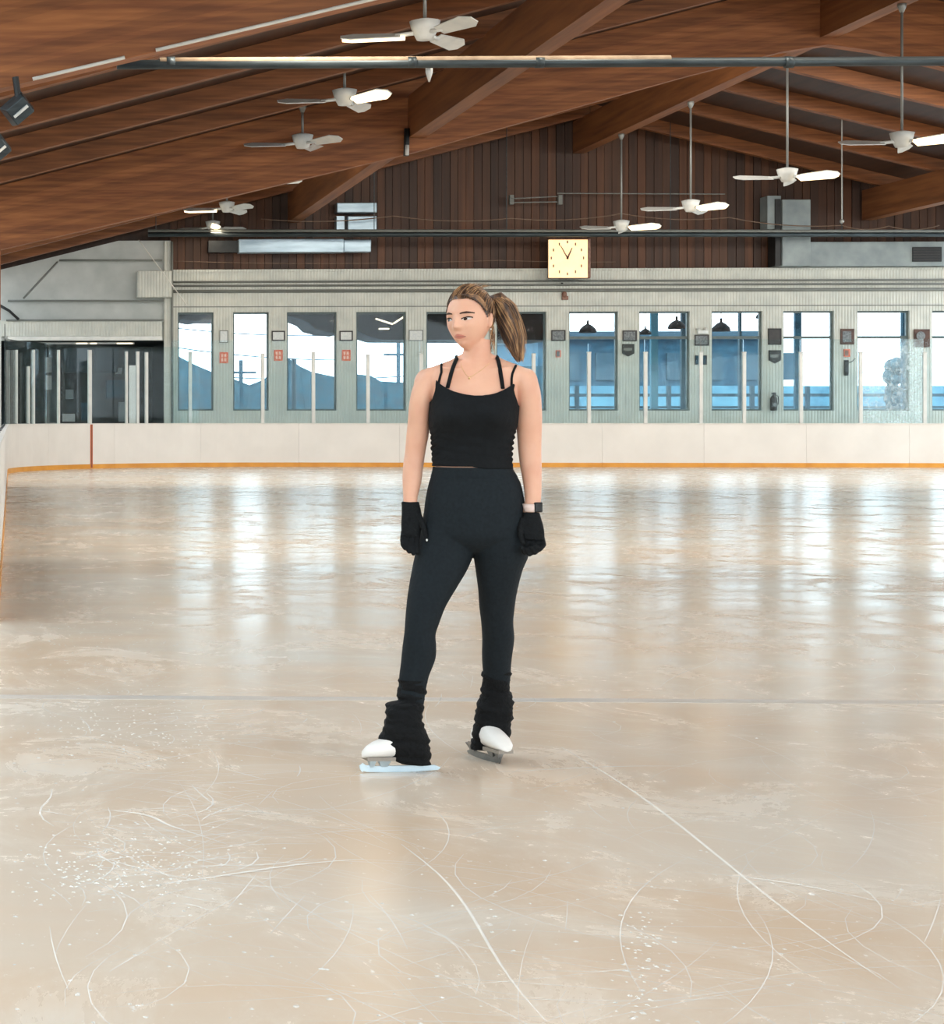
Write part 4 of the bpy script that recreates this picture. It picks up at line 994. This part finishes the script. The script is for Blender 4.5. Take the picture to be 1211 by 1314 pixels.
for i in range(NZ + 1):
    for k in range(NT):
        f = i / NZ; zk = zh - .008 * min(1, max(0, (ref[k][0] - .005) / .05)); z = zk + (tops[k] - zk) * f; p = Vector(tp(k, round(z, 3), .0075))
        side = abs(math.cos(2 * math.pi * k / NT)); low = max(0, 1 - abs(z - (zh + .07)) / .085)
        ruf = .0055 * math.sin(z * 330 + 2 * math.sin(k * .4)) * side ** 3 * low + .0012 * math.sin(z * 190 + k * .3) * low
        cxm = (torso_at(Lp(600, 560).z, 0)[0][0] + torso_at(Lp(600, 560).z, 0)[NT // 2][0]) / 2 if (i == 0 and k == 0) else cxm
        dv = Vector((p.x - cxm, p.y, 0)).normalized(); vs.append(p + dv * ruf)
fs = [(i * NT + k, i * NT + (k + 1) % NT, (i + 1) * NT + (k + 1) % NT, (i + 1) * NT + k) for i in range(NZ) for k in range(NT)]
topo = pbuild(MB().add(vs, fs), 'tank_top', M['top']); sd_ = topo.modifiers.new('t', 'SOLIDIFY'); sd_.thickness = .004; sd_.offset = -1
def strap(pts, r, name, mat, parent, back=None):
    out = []
    for px, py in pts:
        o = Lp(px, py, -.8); h = hit(o, Lp(px, py, 0) - o, r * .6); 
        if h is not None and h.y < .08: out.append(h)
    if back:
        top = out[-1]
        for px, py in back:
            h = hit(Lp(px, py, .8), Vector((0, -1, 0)), r * .6)
            if h is not None: out.append(h)
    if len(out) > 1: pbuild(MB().tube(out, r, 8), name, mat, parent)
strap([(563.0, 494), (563.6, 489), (565, 483), (566.5, 478), (566.6, 472), (566.6, 468)], .0042, 'thin_strap', M['top'], topo, [(567, 471), (568, 480), (570, 500), (572, 522)])
strap([(655.6, 497), (655.8, 492), (656, 486), (657, 480), (659.5, 474), (661.5, 470)], .0042, 'thin_strap', M['top'], topo, [(661, 473), (658, 482), (654, 500), (650, 522)])
strap([(574.5, 498), (577, 488), (579, 480), (581.5, 472), (584.5, 465), (586, 462)], .0068, 'bra_strap', M['top'], topo, [(588, 466), (592, 480), (598, 500), (600, 522)])
strap([(644.5, 499), (643.5, 490), (642, 480), (640.5, 470), (638.5, 463), (637.5, 461)], .0068, 'bra_strap', M['top'], topo, [(634, 466), (630, 480), (624, 500), (620, 522)])
M['gold'] = pm('gold_chain', (226, 190, 140), None, 30, rough=.3, metal=.8)
chain = []
for px, py in ((591, 462), (592, 470), (595, 477), (599, 482), (602, 484), (607, 482), (616, 476), (626, 468), (631, 461)):
    h = hit(Lp(px, py, -.8), Lp(px, py, 0) - Lp(px, py, -.8), .001)
    if h: chain.append(h)
nk = pbuild(MB().tube(chain, .0009, 6), 'necklace', M['gold']); pbuild(MB().ball(chain[4] + Vector((0, -.002, -.004)), .004, 8, 6), 'pendant', M['gold'], nk)
# leggings
lg = MB(); lg.rings([ring_of(*r, n=48, e=2.35, inf=.004) for r in rows_interp(TORSO) if r[0] >= 600])
loft(LEG_L[:-2], lg, .001, 2.15); loft(LEG_R[:-2], lg, .001, 2.15)
lo_ = plink(remesh(lg, .0042, 4, .5), 'leggings', M['legging'])
wbd = [r for r in rows_interp(TORSO) if 598.5 <= r[0] <= 612]
pbuild(MB().rings([ring_of(*r, n=64, e=2.35, inf=.0055) for r in wbd], False, False), 'waistband', M['legging'], lo_)

# gloves: palm plus five tapering fingers each
def chainf(mb, pts, r):
    n = len(pts)
    out = []; rr = []
    for i in range(n - 1):
        for t in np.linspace(0, 1, 5)[:-1]: out.append(pts[i].lerp(pts[i + 1], t)); rr.append(r[i] + (r[i + 1] - r[i]) * t)
    out.append(pts[-1]); rr.append(r[-1]); mb.tube(out, rr, 10); mb.ball(pts[-1], r[-1], 10, 8)
gv = MB()
loft([(643.5, 514.8, 537.5, .027, -.008), (650, 515.2, 539, .026, -.011), (660, 515.2, 541, .022, -.016), (672, 514.6, 541, .020, -.020), (682, 515, 540, .018, -.024), (688, 516, 538.5, .014, -.026)], gv, 0, 2.3)
for bx, pts in ((517.5, [(516.5, 692, -.028), (516.8, 699, -.036), (519.5, 703.5, -.046)]), (523.5, [(521.5, 695, -.030), (522.5, 703, -.040), (525, 708, -.050)]), (530, [(528, 697, -.032), (528.5, 705, -.043), (530.5, 710.5, -.054)]), (536.5, [(535, 696, -.033), (535.3, 704, -.045), (535.5, 709.5, -.056)])):
    chainf(gv, [Lp(bx, 682, -.022)] + [Lp(*p) for p in pts], [.0092, .0090, .0084, .0074])
chainf(gv, [Lp(536, 660, -.022), Lp(542.5, 673, -.036), Lp(545.5, 684, -.046), Lp(547, 693, -.050)], [.0125, .0105, .0092, .0080])
glv = plink(remesh(gv, .0024, 3, .5), 'glove', M['glove']); glv['label'] = 'black glove at the left of the picture with a pale thumb tip'
pbuild(MB().ball(Lp(547.6, 693, -.0575), (.0035, .003, .0045), 8, 6), 'thumb_tip_patch', M['paper'], glv)
gv = MB()
loft([(657, 670.5, 692, .027, -.012), (664, 669, 694, .027, -.016), (674, 666.5, 697, .026, -.022), (684, 666, 698.5, .025, -.028), (692, 667, 698.5, .022, -.032)], gv, 0, 2.3)
for bx, k1, k2, k3 in ((694.5, (697, 699, -.034), (692, 705, -.056), (686, 700, -.064)), (688, (691, 704, -.038), (686, 709, -.060), (680.5, 703, -.068)), (681.5, (684, 706, -.042), (679.5, 711, -.062), (675, 705, -.070)), (675, (676.5, 705, -.044), (673, 709, -.062), (669.5, 703, -.068))):
    chainf(gv, [Lp(bx, 688, -.030), Lp(*k1), Lp(*k2), Lp(*k3)], [.0105, .0102, .0094, .0082])
chainf(gv, [Lp(671, 666, -.026), Lp(667, 678, -.046), Lp(668, 688, -.060), Lp(671, 696, -.068)], [.0125, .0108, .0094, .0080])
glv2 = plink(remesh(gv, .0024, 3, .5), 'glove', M['glove']); glv2['label'] = 'black glove below the watch, fingers curled'
# watch
M['strap'] = pm('pale_pink_strap', (226, 202, 192), None, 20, rough=.5); M['screen'] = pm('black_glass', (20, 22, 25), None, 8, rough=.12)
wt = empty('watch', (0, 0, 0)); wt.parent = person
rg = [ring_of(651.5 + d, 672 + .2 * d, 692.8 + .1 * d, .0275, -.010, n=32, inf=i_) for d, i_ in ((-5.2, .0), (-5, .0028), (4.6, .0028), (5, .0))]
pbuild(MB().rings(rg, False, False), 'watch_strap', M['strap'], wt)
c = Lp(690.5, 651, -.030); Rm = Matrix.Rotation(math.radians(38), 3, 'Z')
m_ = MB().box(-.016, .016, -.006, .006, -.0175, .0175); m_.v = [tuple(Rm @ Vector(v) + c) for v in m_.v]; o = pbuild(m_, 'watch_case', M['screen'], wt, False); bv = o.modifiers.new('b', 'BEVEL'); bv.width = .004; bv.segments = 3

# leg warmers
def warmer(rows, seed, bottom_cut=None):
    rr = rows_interp(rows); rg = []; n = 56
    for i, r in enumerate(rr):
        ring = ring_of(*r, n=n, e=2.2 if i < len(rr) * .4 else 3.2); o = []
        c = Vector((sum(p[0] for p in ring) / n, r[4], 0))
        for k, p in enumerate(ring):
            a = 2 * math.pi * k / n; d = (Vector((p[0], p[1], 0)) - c).normalized()
            w = .0022 * math.sin(p[2] * 230 + 2.6 * math.sin(a + seed) + seed) + .0014 * math.sin(p[2] * 310 + 3 * math.sin(2 * a)) + .0025 * math.sin(p[2] * 120 + 2 * a + seed) + .001 * math.sin(a * 28)
            z = p[2]
            if bottom_cut: z = max(z, bottom_cut(p[0], p[1]))
            o.append((p[0] + d.x * w, p[1] + d.y * w, z))
        rg.append(o)
    return MB().rings(rg, False, False)
YL = -.09
WL = [(871, 511.5, 549, 0.052, -0.0521), (880, 511, 547.5, 0.051, -0.0533), (892, 509.5, 545.5, 0.05, -0.0569), (899, 508.5, 544, 0.05, -0.0619), (902, 497, 543.5, 0.062, -0.0703), (908, 495.5, 543, 0.064, -0.0771), (918, 494.5, 542.5, 0.064, -0.0844), (927, 494, 542, 0.064, -0.0916), (936, 490.5, 547, 0.066, -0.0952), (948, 486, 550.5, 0.068, -0.0937), (958, 487, 552, 0.066, -0.0931), (968, 497, 552.6, 0.062, -0.0905), (978, 512, 552.8, 0.056, -0.0879)]
def cutL(x, y): return float(np.interp(x, [Lp(483, 0, YL).x, Lp(500, 0, YL).x, Lp(517, 0, YL).x, Lp(530, 0, YL).x, Lp(553, 0, YL).x], [Lp(0, 951, YL).z, Lp(0, 960, YL).z, Lp(0, 973, YL).z, Lp(0, 977, YL).z, Lp(0, 980, YL).z]))
w1 = pbuild(warmer(WL, .4, cutL), 'leg_warmer', M['warmer']); w1['label'] = 'bunched black knit leg warmer flared over the boot'
WR = [(860, 619, 655.5, 0.054, 0.218), (872, 618.5, 654.5, 0.053, 0.228), (884, 617.5, 653, 0.053, 0.236), (890, 616.5, 657.5, 0.06, 0.24), (902, 612.5, 658.3, 0.066, 0.242), (910, 610.5, 658.2, 0.068, 0.244), (922, 609.5, 657, 0.068, 0.246), (932, 607.5, 655.2, 0.068, 0.25), (944, 605.5, 654.8, 0.07, 0.256), (952, 604.5, 654, 0.07, 0.262), (959, 604, 648, 0.068, 0.272)]
YR = .25
def cutR(x, y):
    # the hem rises over the toe of the boot, which faces the camera
    base = float(np.interp(x, [Lp(604, 0, YR).x, Lp(614, 0, YR).x, Lp(617, 0, YR).x, Lp(626, 0, YR).x, Lp(640, 0, YR).x, Lp(655, 0, YR).x], [Lp(0, 959, YR).z, Lp(0, 958, YR).z, Lp(0, 951, YR).z, Lp(0, 942.5, YR).z, Lp(0, 942, YR).z, Lp(0, 950, YR).z]))
    return base if y < .262 else Lp(0, 958, YR).z
w2 = pbuild(warmer(WR, 2.1, cutR), 'leg_warmer', M['warmer']); w2['label'] = 'black knit leg warmer on the farther leg'

# ---- figure skates
M['boot'] = pm('white_leather', (236, 234, 230), (226, 224, 220), 12, rough=.35); M['sole'] = pm('boot_sole', (150, 142, 132), None, 20, rough=.5)
M['blade'] = pm('steel_blade_bright', (206, 222, 230), (186, 204, 214), 10, rough=.3, metal=.35); M['blade_grey'] = pm('steel_blade_grey', (150, 152, 152), (116, 118, 118), 12, rough=.3, metal=.7)
def skate(heel, toe, bm, label, bs=0.0):
    """heel and toe: blade ends on the ice in person space"""
    heel, toe = Vector(heel), Vector(toe); ax = (toe - heel); Lb = ax.length; ax.normalize(); sd_ = Vector((-ax.y, ax.x, 0)); mid = (heel + toe) / 2
    def T(t, s_, z): return mid + ax * t + sd_ * s_ + Vector((0, 0, z))
    e = empty('ice_skate', (0, 0, 0)); e.parent = person; e['label'] = label
    zb = .052; rgs = []
    prof_ = [(.128, .004, .012), (.124, .020, .024), (.108, .033, .040), (.085, .041, .054), (.055, .044, .066), (.025, .041, .078), (.0, .036, .088), (-.03, .030, .085), (-.06, .026, .075), (-.085, .023, .065), (-.098, .018, .055), (-.106, .008, .040)]
    for t, hw, ht in prof_:
        r = []
        for a in np.linspace(0, 2 * math.pi, 25)[:-1]:
            ca, sa = math.cos(a), math.sin(a); s_ = hw * sup(ca, 2.3); z = zb + ht * (.5 + .5 * sup(sa, 2.2)); r.append(T(t + bs, s_ * (1 if z < zb + ht * .6 else .92), z))
        rgs.append(r)
    bt = pbuild(MB().rings(rgs), 'boot', M['boot'], e)
    sl_ = MB()
    for t0_, t1_, hw in ((.02, .118, .036), (-.10, -.04, .026)):
        t0_ += bs; t1_ += bs; sl_.hexa([T(t0_, -hw, zb - .008), T(t1_, -hw * .8, zb - .008), T(t1_, hw * .8, zb - .008), T(t0_, hw, zb - .008), T(t0_, -hw, zb + .004), T(t1_, -hw * .8, zb + .004), T(t1_, hw * .8, zb + .004), T(t0_, hw, zb + .004)])
    pbuild(sl_, 'sole', M['sole'], bt, False)
    h = Lb / 2
    out = [(-h, .012), (-h + .01, .004), (-h * .4, .0), (h * .4, .0), (h * .85, .003), (h * .93, .006), (h * .95, .002), (h, .012), (h * 1.02, .024), (h * .93, .033), (h * .86, .026), (h * .60, .022), (-h + .02, .021)]
    runner = pbuild(MB().poly([T(t, -.0035, z) for t, z in out], sd_ * .007), 'blade_runner', bm, e, False)
    st = MB()
    for (ta, tb, tc, td) in ((.050, .070, .035, .085), (-.085, -.060, -.105, -.045), (.098, .112, .090, .116)):
        st.hexa([T(ta, -.005, .018), T(tb, -.005, .018), T(tb, .005, .018), T(ta, .005, .018), T(tc, -.016, zb - .006), T(td, -.016, zb - .006), T(td, .016, zb - .006), T(tc, .016, zb - .006)])
    pbuild(st, 'stanchion', bm, runner, False)
    return e
def Gp(px, py):   # ice point in person space
    w = G0(px, py) - Vector(root); return Matrix.Rotation(AZ, 3, 'Z') @ w
skate(Gp(565, 989.0), Gp(462, 991.5), M['blade'], 'white figure skate pointing left in profile', .010)
hb, tb = Gp(600, 967.5), Gp(642, 981)
skate(hb, tb, M['blade_grey'], 'white figure skate pointing at the camera', .034)
